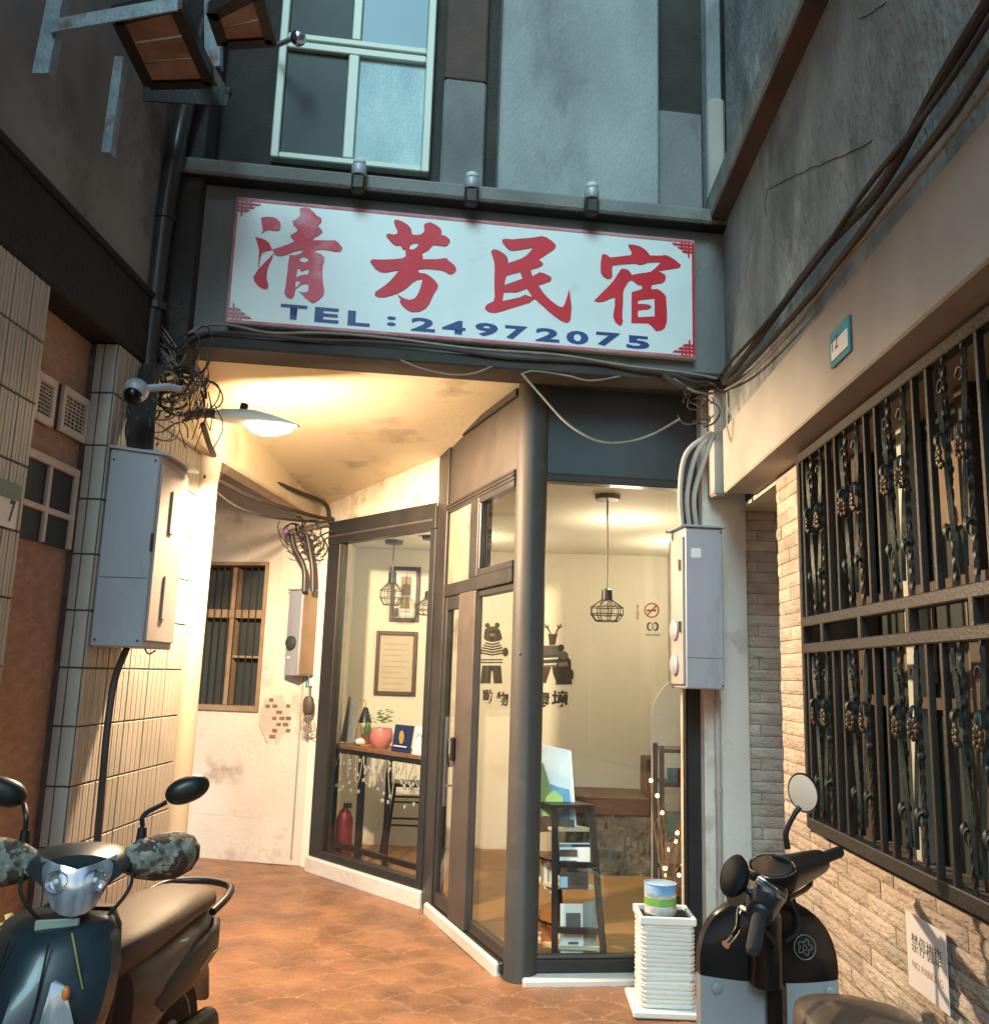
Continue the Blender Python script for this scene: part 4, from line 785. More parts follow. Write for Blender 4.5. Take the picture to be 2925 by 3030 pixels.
# security cameras
t = thing('security_camera', PY(400, 1160, 4.15), 'grey dome security camera among the wires on the left', 'camera')
q = PY(402, 1155, 3.80); MB().sph(q, .055, 16, 10).build('housing', M['steel'], t, True); MB().sph(q+V((0, -.02, -.028)), .042, 14, 9).build('dome', M['blackgloss'], t, True)
MB().tube([q+V((.04, .03, .02)), q+V((.12, .06, .04)), q+V((.16, .1, .04))], .018, 8).build('mount', M['steel'], t, True)
t = thing('security_camera', FA.p(880, 112, .05), 'small round silver lamp on the wall by the upper window', 'lamp')
q = FA.p(882, 112, .16); MB().sph(q, .042, 16, 10).build('housing', M['chrome'], t, True); MB().tube([q, q+V((-.06, .05, .03)), q+V((-.16, .14, .06))], .014, 8).build('arm', M['steel'], t, True)
t = thing('indicator_lamp', PY(846, 1573, 7.1), 'small round violet lamp by the black wires on the back wall', 'lamp')
q = PY(846, 1573, 7.05); MB().sph(q, .026, 14, 9).build('bulb', mat('violet_plastic', (.40, .17, .62), .3), t, True); MB().lathe([(.018, 0), (.022, .03)], q+V((0, .02, 0)), 12, (0, 1, .2)).build('socket', M['black'], t, True)
# ================================================================== AIR-CONDITIONER SHELVES, top left
def tray(poly, z, lb, nplank):
    P = [GZ(x, y, z) for x, y in poly]; t = thing('bracket_shelf', (P[0]+P[2])/2, lb, 'shelf', 'rusty bracket shelves')
    for k in range(nplank):
        a, b = (k+.04)/nplank, (k+.94)/nplank
        q = [P[0].lerp(P[3], a), P[1].lerp(P[2], a), P[1].lerp(P[2], b), P[0].lerp(P[3], b)]
        MB().poly(q, (0, 0, .012+.006*k)).build('board', M['rusty'], t)
    for i in range(4):
        a, b = P[i], P[(i+1) % 4]; d = (b-a).normalized(); o = V((d.y, -d.x, 0))
        cx_ = (P[0]+P[2])/2
        if (cx_-a).dot(o) > 0: o = -o
        MB().poly([a-d*.03+V((0, 0, -.01)), b+d*.03+V((0, 0, -.01)), b+d*.03+o*.05+V((0, 0, -.01)), a-d*.03+o*.05+V((0, 0, -.01))], (0, 0, .06)).build('angle_bar', M['iron'], t)
    return t
t1 = tray([(368, 66), (508, 34), (600, 236), (452, 240)], 4.18, 'larger rusty shelf on black angle iron high on the left wall', 3)
t2 = tray([(650, 50), (750, 0), (782, 112), (672, 118)], 4.25, 'smaller rusty shelf on black angle iron beside the upper window', 2)
def strut(par, a, b, wd, m_, Y=None):
    d = (b-a).normalized(); s_ = d.cross(V((0, -1, 0))).normalized()*wd/2
    MB().poly([a-s_, b-s_, b+s_, a+s_], (0, .008, 0)).build('strut', M[m_], par); MB().poly([a-s_+V((0, .008, 0)), b-s_+V((0, .008, 0)), b-s_*.75+V((0, .008, 0)), a-s_*.75+V((0, .008, 0))], (0, .04, 0)).build('strut_flange', M[m_], par)
strut(t1, PX(165, -20, -1.80), PX(118, 215, -1.80), .06, 'rust_steel'); strut(t1, PX(150, 75, -1.78), PX(525, 8, -1.28), .055, 'rust_steel')
strut(t1, PX(352, 165, -1.78), PX(312, 450, -1.78), .04, 'rust_steel'); strut(t1, PY(320, 262, 3.88), PY(675, 285, 3.88), .10, 'iron')
strut(t1, PY(508, -10, 3.7), PY(668, 275, 3.7), .03, 'iron'); strut(t1, PY(626, -20, 3.86), PY(628, 195, 3.86), .075, 'rust_steel')

# ================================================================== PLATES AND NOTICES
F7 = YZ(NX); F7.n = V((1, 0, 0)); F7.w = lambda a, b, c: V((NX+b, -a, c))
a0, z1p = -PX(-30, 1425, NX+.01).y, PX(20, 1425, NX+.01).z; a1 = -PX(48, 1480, NX+.01).y; z0p = PX(20, 1562, NX+.01).z
a0_, a1_ = min(a0, a1), max(a0, a1)
t = thing('house_number_plate', (NX+.01, -a1, z0p), 'green and white house number plate on the nearest left tiled wall', 'number plate')
a_l = -PX(50, 1480, NX+.01).y; 
t7 = (-.0)
MB().box((min(a0, a1)+.0, max(a0, a1)), (.012, .02), (z0p, z1p), F7, .002).build('plate', M['paper'], t)
MB().box((min(a0, a1), max(a0, a1)), (.0201, .023), (z1p-(z1p-z0p)*.36, z1p), F7, .001).build('header', M['green_sign'], t)
class Rev:                                                             # reads left to right when seen from the passage
    def __init__(s, base, flip): s.b = base; s.k = flip
    def w(s, a, b, c): return s.b.w(a*s.k, b, c)
n7 = Rev(F7, -1)
text('digit', '7', -min(a0, a1)-.055, z0p+.02, (z1p-z0p)*.5, .035, Rev(F7, -1), .0205, M['dark_ink'], t, .001, .02)
FS = YZ(FXR)
a0 = FS.sz(2462, 1000)[0]; a1 = FS.sz(2520, 1000)[0]; zz1 = FS.sz(2490, 960)[1]; zz0 = FS.sz(2490, 1070)[1]
t = thing('house_number_plate', FS.w(a0, 0, zz0), 'teal edged white house number plate on the beige fascia', 'number plate')
MB().box((a0, a1), (.004, .012), (zz0, zz1), FS, .002).build('plate', M['teal_sign'], t); MB().box((a0+.022, a1-.004), (.0121, .015), (zz0+.02, zz1-.045), FS, .001).build('field', M['paper'], t)
text('digit', '12', a0+.035, zz0+.05, .05, .06, FS, .015, M['grey_ink'], t, .001)
aa, za = FB.sz(902, 2034, .03); ab, zb = FB.sz(926, 1996, .03)
t = thing('house_number_plate', FB.w(aa, 0, za), 'small teal edged number plate on the back wall by the shop frame', 'number plate')
MB().box((aa, ab+.03), (.02, .026), (za, zb), FB, .002).build('plate', M['teal_sign'], t); MB().box((aa+.02, ab+.02), (.0261, .028), (za+.015, zb-.025), FB, .001).build('field', M['paper'], t)
cs = [RW.sz(2675, 2692, .03), RW.sz(2793, 2755, .03)]; _zb = RW.sz(2688, 2915, .03)[1]; cs = [cs[0], (cs[1][0], cs[0][1]), (cs[1][0], _zb), (cs[0][0], _zb)]
t = thing('notice_sheet', RW.w(cs[3][0], 0, cs[3][1]), 'white no parking notice taped to the stone wall under the grille', 'notice')
MB().poly([RW.w(a, .026, z) for a, z in cs], (-.0015, 0, 0)).build('sheet', M['paper'], t)
na, nb_ = cs[0][0]+.035, cs[1][0]-.03; hN = cs[0][1]-cs[3][1]
text('letter', '禁停機車', na, cs[0][1]-.50*hN, .25*hN, nb_-na, RW, .0278, M['grey_ink'], t, .0006)
text('letter', 'NO PARKING', na, cs[0][1]-.72*hN, .10*hN, nb_-na, RW, .0278, M['pale_red_ink'], t, .0006)
# ================================================================== WINDOW GRILLE, right
GX = RX-.05; GR = YZ(GX)
t = thing('window_grille', (GX, yG-1, zs), 'black wrought iron window grille with twisted bars, leaves and rosettes', 'grille')
ga0 = GR.sz(2384, 1900)[0]; ga1 = -.9
z_b = GR.sz(2405, 2455)[1]; z_m0 = GR.sz(2392, 1918)[1]; z_m1 = GR.sz(2390, 1842)[1]; z_t = zf0-.02
for z, h in ((z_b, .045), (z_m0-.022, .04), (z_m1-.018, .04), (z_t-.04, .04)): MB().box((ga0, ga1), (-.03, .014), (z, z+h), GR, .004).build('rail', M['iron'], t)
MB().box((ga0-.028, ga0), (-.03, .012), (z_b, z_t), GR, .004).build('stile', M['iron'], t)
def gl(name, pts, r, m_): 
    return MB().tube(pts, r, 6).build(name, M[m_], t, True)
def mesh_of(b, m_, smooth=True):
    me = bpy.data.meshes.new('part'); me.from_pydata([tuple(q) for q in b.v], [], b.f); bm = bmesh.new(); bm.from_mesh(me); bmesh.ops.recalc_face_normals(bm, faces=bm.faces); bm.to_mesh(me); bm.free()
    if smooth: me.polygons.foreach_set('use_smooth', [True]*len(me.polygons)); me.set_sharp_from_angle(angle=math.radians(45))
    me.materials.append(M[m_]); return me
def gput(me, name, a, z, out=.0, rot=(0, 0, 0), s=(1, 1, 1)):
    o = bpy.data.objects.new(name, me); COL.objects.link(o); o.parent = t; o.location = GR.w(a, out, z)-LOC[t.name]; o.rotation_euler = rot; o.scale = s; return o
# shapes in the local axes of the wall: x out of the wall (towards -X), y along it, z up
def twist(h):
    b = MB(); n = max(6, int(h/.028)); R = []
    for i in range(n*2+1):
        a0_ = i*.5; R.append([V((.0085*math.cos(a0_+k*math.pi/2), .0085*math.sin(a0_+k*math.pi/2), -h/2+h*i/(n*2))) for k in range(4)])
    b.loft(R)
    for i in range(3): b.sph((0, 0, -h/2+h*(.25+.25*i)), (.013, .013, .016), 8, 5)
    return b
hU = z_t-.04-(z_m1+.022); hLo = (z_m0-.022)-(z_b+.045)
def blade(L):                                                           # long leaf blade
    b = MB(); R = []
    for i in range(9):
        u = i/8; wd = .0145*math.sin(math.pi*u)**.8*(1-.35*u)+.002; cx = -.004-.012*u*(1-u)
        R.append([V((cx-.004, -wd, L*u)), V((cx-.012, 0, L*u)), V((cx-.004, wd, L*u)), V((cx+.002, 0, L*u))])
    return b.loft(R)
def rosette():
    b = MB(); rq = random.Random(5)
    for k in range(9):
        a = k*2*math.pi/9; p = V((-.014-.008*rq.random(), .017*math.cos(a), .026*math.sin(a))); b.sph(p, (.007, .009, .012), 7, 5)
    for k in range(5):
        a = k*2*math.pi/5+.3; b.sph(V((-.024, .007*math.cos(a), .010*math.sin(a))), .006, 6, 4)
    return b
def leafcurl():
    b = MB(); R = []
    for i in range(8):
        u = i/7; an = 2.6*u; c = V((-.004-.018*math.sin(an), 0, .016-.024*(1-math.cos(an)))); wd = .007*math.sin(math.pi*(u*.9+.1))+.002
        R.append([c+V((0, -wd, 0)), c+V((-.006, 0, .004)), c+V((0, wd, 0)), c+V((.003, 0, -.002))])
    return b.loft(R)
def scroll():
    b = MB(); pts = [V((-.012, .024*math.cos(a)*(1-.055*i), .028*math.sin(a)*(1-.055*i))) for i, a in enumerate([math.pi*.15*k for k in range(13)])]
    return b.tube(pts, .004, 6)
mTU, mTL = mesh_of(twist(hU), 'iron'), mesh_of(twist(hLo), 'iron')
mB = mesh_of(blade(1.0), 'iron_green'); mB2 = mB; mR = mesh_of(rosette(), 'iron_gold'); mL = mesh_of(leafcurl(), 'iron_green'); mS = mesh_of(scroll(), 'iron_green')
b = MB().box((-.010, .010), (-.009, .009), (-.5, .5), ch=.002); mBar = mesh_of(b, 'iron', False)
for tier, (zb_, zh, mT) in enumerate(((z_m1+.022, hU, mTU), (z_b+.045, hLo, mTL))):
    a = ga0+.045; U = .335; kk = 0
    while a < -1.25:
        for da in (0, U-.04): gput(mBar, 'bar', a+da, zb_+zh/2, .0, s=(1, 1, zh))
        for j in range(2):
            ac = a+.095+j*.115; zr_ = zb_+zh*(.56 if tier == 0 else .62)
            gput(mT, 'twisted_bar', ac, zb_+zh/2, .0)
            gput(mR, 'rosette', ac, zr_, .005, (0, 0, .3*((kk*2+j) % 3-1)))
            gput(mB, 'leaf_blade', ac, zr_+.02, .0, (.12 if j else -.12, 0, 0), (1, 1, (zb_+zh-zr_)*.86))
            gput(mB2, 'leaf_blade', ac, zr_-.02, .0, (math.pi-.12 if j else math.pi+.12, 0, math.pi), (-1, 1, (zr_-zb_)*.82))
            gput(mL, 'leaf_curl', ac, zr_+.05, .01, (0, 0, .4 if j else -.4)); gput(mL, 'leaf_curl', ac-.02, zb_+.16, .006, (0, 0, .9)); gput(mL, 'leaf_curl', ac+.02, zb_+.15, .006, (0, 0, -.9))
            gput(mS, 'scroll', ac, zb_+zh-.09, .0, (0, 0, 0), (1, 1 if j else -1, 1))
        a += U+.055; kk += 1
for k in range(6): gput(mBar, 'bar', ga0+.24+.39*k, (z_m0+z_m1)/2, 0, s=(1.6, 1.6, z_m1-z_m0-.03))
# ================================================================== SHOP INTERIOR
BW = Fr((-2, YB), (2, YB)); 
def bz(x, y, o=.002): return BW.sz(x, y, o)
# recessed downlights (lit)
for k, (x, y, lb) in enumerate(((.75, 6.3, 'recessed ceiling downlight nearest the shop window'), (-.35, 7.3, 'recessed ceiling downlight over the bar table'), (1.3, 7.3, 'recessed ceiling downlight near the arched panel'))):
    t = thing('downlight', (x, y, ZI), lb, 'lamp', 'shop downlights')
    MB().lathe([(.06, -.006), (.06, 0)], (x, y, ZI), 20).build('rim', M['white_paint'], t); MB().lathe([(.045, -.009), (.045, -.0061)], (x, y, ZI), 20).build('diffuser', emit('downlight_glow', (1, .86, .62), 6), t)
    al = bpy.data.lights.new('downlight_bulb', 'POINT'); al.energy = 16; al.color = (1, .84, .60); al.shadow_soft_size = .12
    ao = bpy.data.objects.new('downlight_bulb', al); COL.objects.link(ao); ao.location = (0, 0, -.30); ao.parent = t
# framed pictures
M['old_paper'] = mat('old_paper', (.60, .53, .42), .7, (.52, .45, .35), 5)
def picture(x0, y0, x1, y1, lb, inner):
    a0, za = bz(x0, y1, .03); a1, zb = bz(x1, y0, .03); t = thing('picture_frame', BW.w((a0+a1)/2, 0, za), lb, 'picture', 'framed pictures')
    MB().box((a0+.02, a1-.02), (.004, .012), (za+.02, zb-.02), BW).build('mount', M['paper'] if inner else M['old_paper'], t)
    for a, z in (((a0, a0+.035), (za, zb)), ((a1-.035, a1), (za, zb)), ((a0+.035, a1-.035), (zb-.035, zb)), ((a0+.035, a1-.035), (za, za+.035))): MB().box(a, (.004, .03), z, BW, .004).build('moulding', M['dark_wood'], t)
    if inner:
        w_, h_ = a1-a0, zb-za
        MB().box((a0+w_*.34, a1-w_*.30), (.0121, .015), (za+h_*.48, zb-h_*.18), BW).build('print', M['cardboard'], t)
        MB().box((a0+w_*.36, a1-w_*.34), (.0121, .014), (za+h_*.24, za+h_*.44), BW).build('print', M['yellow'], t)
        MB().box((a0+.04, a0+w_*.3), (.0121, .014), (za+.04, za+h_*.24), BW).build('print', M['grey_ink'], t)
    else:
        for k in range(9): MB().box((a0+.07, a1-.07-.03*(k % 3)), (.0121, .0135), (zb-.12-.05*k, zb-.112-.05*k), BW).build('text_line', M['fascia'], t)
picture(1150, 1678, 1245, 1838, 'upper dark framed certificate with a printed seal on the cream wall', True)
picture(1104, 1870, 1236, 2056, 'lower dark framed document on brown paper above the bar table', False)
# wall decals: animals in striped shirts, lettering, no smoking sign
ZD = (1400, 1700, 800/1568)
def dz(x, y): return bz(ZD[0]+x*ZD[2], ZD[1]+y*ZD[2])
def decal(par, pts, m_, o=.002, name='print'): flat2d(name, [[dz(x, y) for x, y in pts]], BW, o, M[m_], par, .001)
def ell(cx, cy, rx, ry, n=16): return [(cx+rx*math.cos(2*math.pi*k/n), cy+ry*math.sin(2*math.pi*k/n)) for k in range(n)]
t = thing('wall_decal', BW.w(*dz(110, 640)[:1], 0, dz(110, 640)[1]), 'dark printed bear in a striped shirt on the cream shop wall', 'decal')
decal(t, [(60, 370), (66, 320), (85, 305), (110, 300), (138, 305), (155, 325), (168, 372), (150, 385), (110, 392), (75, 385)], 'dark_ink'); decal(t, ell(82, 296, 15, 15), 'dark_ink', .0035); decal(t, ell(138, 294, 15, 15), 'dark_ink', .0035)
decal(t, ell(110, 350, 17, 10), 'cab_brown', .0045)
for k in range(5): decal(t, [(70-k*9, 392+k*14), (110, 402+k*15), (150+k*9, 392+k*14), (152+k*9, 401+k*14), (110, 411+k*15), (68-k*9, 401+k*14)], 'dark_ink')
decal(t, ell(30, 450, 17, 26), 'dark_ink', .005); decal(t, ell(186, 450, 17, 26), 'dark_ink', .005)
for k in range(2): decal(t, [(45, 490+k*16), (168, 490+k*16), (170, 497+k*16), (43, 497+k*16)], 'grey_ink', .006)
decal(t, [(52, 528), (160, 528), (168, 632), (118, 632), (112, 560), (104, 560), (98, 632), (40, 632)], 'dark_ink', .002)
t = thing('wall_decal', BW.w(dz(460, 640)[0], 0, dz(460, 640)[1]), 'printed deer with antlers and a small companion on the cream shop wall', 'decal')
decal(t, [(432, 345), (490, 345), (482, 365), (475, 408), (440, 410), (436, 365)], 'brown_paint_and_shade')
for sg_ in (-1, 1):
    c = 462
    for pts in ([(10, 345), (22, 320), (46, 285), (50, 288), (30, 322), (16, 347)], [(28, 318), (24, 292), (29, 291), (34, 316)], [(36, 306), (54, 298), (55, 303), (38, 312)]): decal(t, [(c+sg_*x, y) for x, y in pts], 'dark_ink', .003)
decal(t, [(410, 412), (510, 412), (522, 440), (500, 470), (490, 530), (404, 530), (400, 450)], 'grey_ink')
for k in range(4): decal(t, [(404, 470+k*16), (492, 466+k*16), (492, 474+k*16), (404, 478+k*16)], 'paper' if k % 2 else 'dark_ink', .0035)
decal(t, [(404, 532), (452, 532), (420, 630), (386, 630), (398, 580)], 'brown_paint_and_shade', .0035); decal(t, [(456, 532), (488, 532), (520, 600), (480, 625), (462, 575)], 'dark_ink', .0035)
decal(t, [(482, 500), (505, 470), (530, 455), (548, 478), (566, 500), (566, 570), (572, 636), (476, 638), (490, 590)], 'dark_ink', .005); decal(t, ell(524, 470, 26, 24), 'grey_ink', .0065); decal(t, [(492, 512), (545, 506), (546, 530), (496, 536)], 'cab_brown', .0065); decal(t, [(556, 540), (580, 560), (580, 610), (566, 600)], 'dark_ink', .006); decal(t, ell(508, 425, 18, 20), 'dark_ink', .0065)
t = thing('wall_lettering', BW.w(*dz(270, 760)[:1], 0, dz(270, 760)[1]), 'black brush style Chinese lettering under the animal prints', 'lettering')
for body, x0, x1, y0, y1 in (('活', -60, 40, 670, 752), ('動', 52, 118, 668, 748), ('物', 132, 204, 680, 762), ('與', 215, 300, 680, 765), ('環', 362, 446, 686, 772), ('境', 452, 552, 674, 768)):
    (a0, za), (a1, zb) = dz(x0, y1), dz(x1, y0); text('letter', body, a0, za, zb-za, a1-a0, BW, .002, M['dark_ink'], t, .001, .03)
t = thing('no_smoking_sign', BW.w(dz(1035, 350)[0], 0, dz(1035, 350)[1]), 'red no smoking roundel with a leaf emblem printed on the shop wall', 'sign')
flat2d('ring', [[dz(*p) for p in ell(1034, 208, 44, 44, 28)], [dz(*p) for p in ell(1034, 208, 36, 36, 28)]], BW, .002, M['no_red'], t, .001)
decal(t, [(1006, 232), (1056, 178), (1063, 184), (1012, 239)], 'no_red', .0035, 'slash'); decal(t, [(1005, 203), (1060, 203), (1060, 214), (1005, 214)], 'dark_ink', .002, 'cigarette')
flat2d('emblem', [[dz(*p) for p in ell(1022, 302, 18, 26, 14)], [dz(*p) for p in ell(1026, 302, 11, 18, 14)]], BW, .002, M['dark_ink'], t, .001); flat2d('emblem', [[dz(*p) for p in ell(1056, 302, 18, 26, 14)], [dz(*p) for p in ell(1052, 302, 11, 18, 14)]], BW, .002, M['dark_ink'], t, .001)
(a0, za), (a1, zb) = dz(1000, 356), dz(1084, 346); text('letter', '請勿吸菸', a0, za, zb-za, a1-a0, BW, .002, M['dark_ink'], t, .0005)
for k, ch in enumerate('禁止吸菸'):
    (a0, za), (a1, zb) = dz(944, 196+k*22), dz(960, 176+k*22); text('letter', ch, a0, za, zb-za, a1-a0, BW, .002, M['no_red'], t, .0005)
# pendant lamps (unlit wire cages)
def pendant(x, ytop, y1, y2, ztop, lb):
    c = GZ(x, ytop, ztop-.01); zA = PY(x, y1, c.y).z; zB_ = PY(x, y2, c.y).z
    t = thing('pendant_lamp', (c.x, c.y, ztop), lb, 'lamp', 'wire cage pendant lamps')
    MB().lathe([(.075, -.03), (.078, -.01), (.078, 0)], (c.x, c.y, ztop), 22).build('canopy', M['frame_warm'], t, True)
    MB().tube([V((c.x, c.y, ztop-.03)), V((c.x, c.y, zA))], .006, 8).build('cord', M['cable_pale'], t, True)
    H = zA-zB_; MB().lathe([(.010, 0), (.033, -.01), (.035, -H*.36), (.028, -H*.37)], (c.x, c.y, zA), 18).build('socket', M['frame'], t, True)
    MB().sph((c.x, c.y, zA-H*.56), (.045, .045, .065), 14, 9).build('bulb', glassmat('bulb_glass', (.9, .88, .82), .05, 1.4), t, True)
    z = [zA-H*.36, zA-H*.58, zA-H*.80, zB_]; rr_ = [.035, .098, .098, .068]
    for k in range(9):
        a = 2*math.pi*k/9; MB().tube([V((c.x+r*math.cos(a), c.y+r*math.sin(a), zz_)) for r, zz_ in zip(rr_, z)], .0035, 5).build('cage_wire', M['frame_warm'], t)
    for r, zz_ in zip(rr_[1:], z[1:]): MB().tube([V((c.x+r*math.cos(a), c.y+r*math.sin(a), zz_)) for a in [2*math.pi*k/20 for k in range(21)]], .0035, 5).build('cage_hoop', M['frame_warm'], t)
pendant(1797, 1470, 1742, 1838, ZI, 'wire cage pendant lamp hanging behind the right shop window')
pendant(1276, 1590, 1748, 1820, ZI, 'wire cage pendant lamp behind the post between pane and door')
pendant(1166, 1603, 1690, 1790, ZI, 'wire cage pendant lamp in front of the upper framed certificate')
# bar table along the long pane
TZ = FP_.sz(1130, 2215, -.25)[1]
t = thing('bar_table', FP_.w(.7, -.3, 0), 'narrow wooden bar table on black legs behind the long pane', 'table')
tl, tr = FP_.sz(985, 2185, -.18)[0]+.02, FP_.L-.12
MB().box((tl, tr), (-.48, -.14), (TZ-.03, TZ), FP_, .004).build('top', M['wood'], t); MB().box((tl, tr), (-.47, -.15), (TZ-.065, TZ-.031), FP_, .003).build('apron', M['black'], t)
lx = FP_.sz(1085, 2400, -.25)[0]
for a in (tl+.05, lx): 
    for o in (-.44, -.18): MB().box((a-.018, a+.018), (o-.018, o+.018), (.022, TZ-.065), FP_, .003).build('leg', M['black'], t)
MB().box((tl+.03, tr), (-.20, -.165), (.16, .20), FP_, .003).build('foot_rail', M['black'], t)
gd = MB(); rg = random.Random(4)
for k in range(12):
    a = tl+.08+k*(tr-tl-.1)/12; gd.tube(smooth_path([FP_.w(a, -.13, TZ-.06), FP_.w(a+.02, -.12, TZ-.12-rg.random()*.12), FP_.w(a+.05, -.13, TZ-.10-rg.random()*.25), FP_.w(a+.09, -.13, TZ-.06)]), .004, 5)
    for j in range(5): gd.sph(FP_.w(a+rg.uniform(0, .08), -.12, TZ-.08-rg.random()*.28), (.012, .012, .016), 6, 4)
tag(stuff(gd.build('bead_garland', M['pvc'], None, True)), 'silvery bead garland hanging from the bar table edge', 'garland')
# stool
sc0 = GZ(1200, 2530, .02); sh = PY(1205, 2313, sc0.y).z
t = thing('bar_stool', (sc0.x, sc0.y, .02), 'black metal bar stool in front of the bar table', 'stool')
MB().box((sc0.x-.15, sc0.x+.15), (sc0.y-.15, sc0.y+.15), (sh-.03, sh), ch=.02).build('seat', M['black'], t)
for sx in (-1, 1):
    for sy in (-1, 1): MB().tube([V((sc0.x+sx*.13, sc0.y+sy*.13, sh-.02)), V((sc0.x+sx*.19, sc0.y+sy*.19, .022))], .013, 8).build('leg', M['black'], t)
for zz_, r in ((.28, .175), (.46, .16)):
    for d in range(4):
        a = [(-1, -1), (1, -1), (1, 1), (-1, 1)]; p, q = a[d], a[(d+1) % 4]; MB().tube([V((sc0.x+p[0]*r, sc0.y+p[1]*r, zz_)), V((sc0.x+q[0]*r, sc0.y+q[1]*r, zz_))], .009, 6).build('stretcher', M['black'], t)
# things on the table
def tp(x, y, o=-.3): return FP_.sz(x, y, o)
def ta(x, o=-.3): return FP_.sz(x, 2190, o)[0]
a = ta(1010, -.3); tag(MB().poly([FP_.w(a-.08, -.34, TZ), FP_.w(a+.09, -.34, TZ), FP_.w(a+.07, -.40, TZ+.34), FP_.w(a-.08, -.40, TZ+.36)], FP_.n*-.02).build('display_board', M['concrete_pale'], None), 'grey display board leaning at the left end of the bar table', 'board')
t = thing('table_lamp', FP_.w(ta(1062), -.32, TZ), 'small black desk lamp with a curved neck on the bar table', 'lamp'); a = ta(1062)
MB().lathe([(.055, 0), (.055, .02), (.02, .03)], FP_.w(a, -.32, TZ), 16).build('base', M['black'], t, True)
MB().tube(smooth_path([FP_.w(a-.03, -.32, TZ+.02), FP_.w(a-.05, -.32, TZ+.22), FP_.w(a-.02, -.32, TZ+.34), FP_.w(a+.03, -.32, TZ+.33), FP_.w(a+.04, -.32, TZ+.28)]), .006, 8).build('neck', M['gold'], t, True)
MB().lathe([(.055, -.11), (.02, 0), (.012, .01)], FP_.w(a+.04, -.32, TZ+.28), 18).build('shade', M['black'], t, True)
tag(MB().sph(FP_.w(ta(1068, -.24), -.24, TZ+.03), (.05, .04, .03), 12, 8).build('ornament', M['white_paint'], None, True), 'little white ornament beside the small desk lamp', 'ornament')
t = thing('cactus_pot', FP_.w(ta(1092), -.28, TZ), 'tiny cactus in a brown pot on an orange saucer', 'plant'); a = ta(1092)
MB().lathe([(.055, 0), (.058, .014)], FP_.w(a, -.28, TZ), 14).build('saucer', M['orange'], t, True); MB().lathe([(.034, .015), (.045, .09), (.04, .09), (.03, .08)], FP_.w(a, -.28, TZ), 14).build('pot', M['terracotta'], t, True)
MB().sph(FP_.w(a, -.28, TZ+.13), (.028, .028, .055), 10, 8).build('cactus', M['leaf'], t, True)
t = thing('potted_plant', FP_.w(ta(1140), -.26, TZ), 'leafy green plant in a round pink pot on the bar table', 'plant'); a = ta(1140)
MB().lathe([(.05, 0), (.085, .05), (.09, .10), (.075, .15), (.068, .15), (.06, .13)], FP_.w(a, -.26, TZ), 20).build('pot', M['pink'], t, True)
for k in range(34):
    an = rg.uniform(0, 6.28); el = rg.uniform(.1, 1.2); r = rg.uniform(.04, .13); c = FP_.w(a, -.26, TZ+.16)+V((math.cos(an)*math.cos(el)*r, math.sin(an)*math.cos(el)*r, math.sin(el)*r+.02)); d = V((math.cos(an), math.sin(an), .3)).normalized(); s_ = d.cross(V((0, 0, 1))).normalized()
    MB().add([c-d*.03, c+s_*.018, c+d*.035-V((0, 0, .012)), c-s_*.018, c+V((0, 0, .006))], [(0, 1, 4), (1, 2, 4), (2, 3, 4), (3, 0, 4)]).build('leaf', M['leaf'], t)
def card(x0, x1, y0, o, lb, m_, deco):
    a0, a1 = ta(x0, o), ta(x1, o); h = tp((x0+x1)/2, y0, o)[1]-TZ; t = thing('display_card', FP_.w((a0+a1)/2, o, TZ), lb, 'card')
    MB().poly([FP_.w(a0, o, TZ), FP_.w(a1, o, TZ), FP_.w(a1, o-.03, TZ+h), FP_.w(a0, o-.03, TZ+h)], FP_.n*-.008).build('card', M[m_], t)
    if deco == 1:
        b = MB(); n = 16; b.poly([FP_.w((a0+a1)/2+.03*math.cos(2*math.pi*k/n), o-.013+.004, TZ+h*.55+.048*math.sin(2*math.pi*k/n)) for k in range(n)], FP_.n*.002); b.build('emblem', M['gold'], t)
        MB().poly([FP_.w(a0+.03, o+.004, TZ+h*.2), FP_.w(a1-.03, o+.004, TZ+h*.2), FP_.w(a1-.03, o+.003, TZ+h*.24), FP_.w(a0+.03, o+.003, TZ+h*.24)], FP_.n*.002).build('text_line', M['paper'], t)
    else:
        MB().tube(smooth_path([FP_.w(a0+.03, o-.012, TZ+h*.62), FP_.w(a0+.05, o-.015, TZ+h*.75), FP_.w(a0+.08, o-.013, TZ+h*.68), FP_.w(a1-.03, o-.014, TZ+h*.72)]), .0025, 5).build('scribble', M['red_fade'], t)
card(1158, 1212, 2146, -.18, 'navy blue card with a gold emblem standing on the bar table', 'navy', 1)
card(1220, 1268, 2152, -.17, 'white handwritten card standing at the right end of the bar table', 'paper', 2)
M['red_dull'] = mat('dull_red', (.16, .012, .014), .5)
q = GZ(1015, 2520, .02); q = FP_.w(FP_.sz(1015, 2500, -.3)[0], -.3, .02)
t = thing('fire_extinguisher', q, 'red fire extinguisher on the floor under the bar table', 'extinguisher'); MB().lathe([(.06, 0), (.065, .03), (.065, .33), (.04, .39), (.02, .41)], q, 18).build('cylinder', M['red_dull'], t, True); MB().box((q.x-.015, q.x+.05), (q.y-.012, q.y+.012), (q.z+.41, q.z+.45), ch=.004).build('valve', M['black'], t)
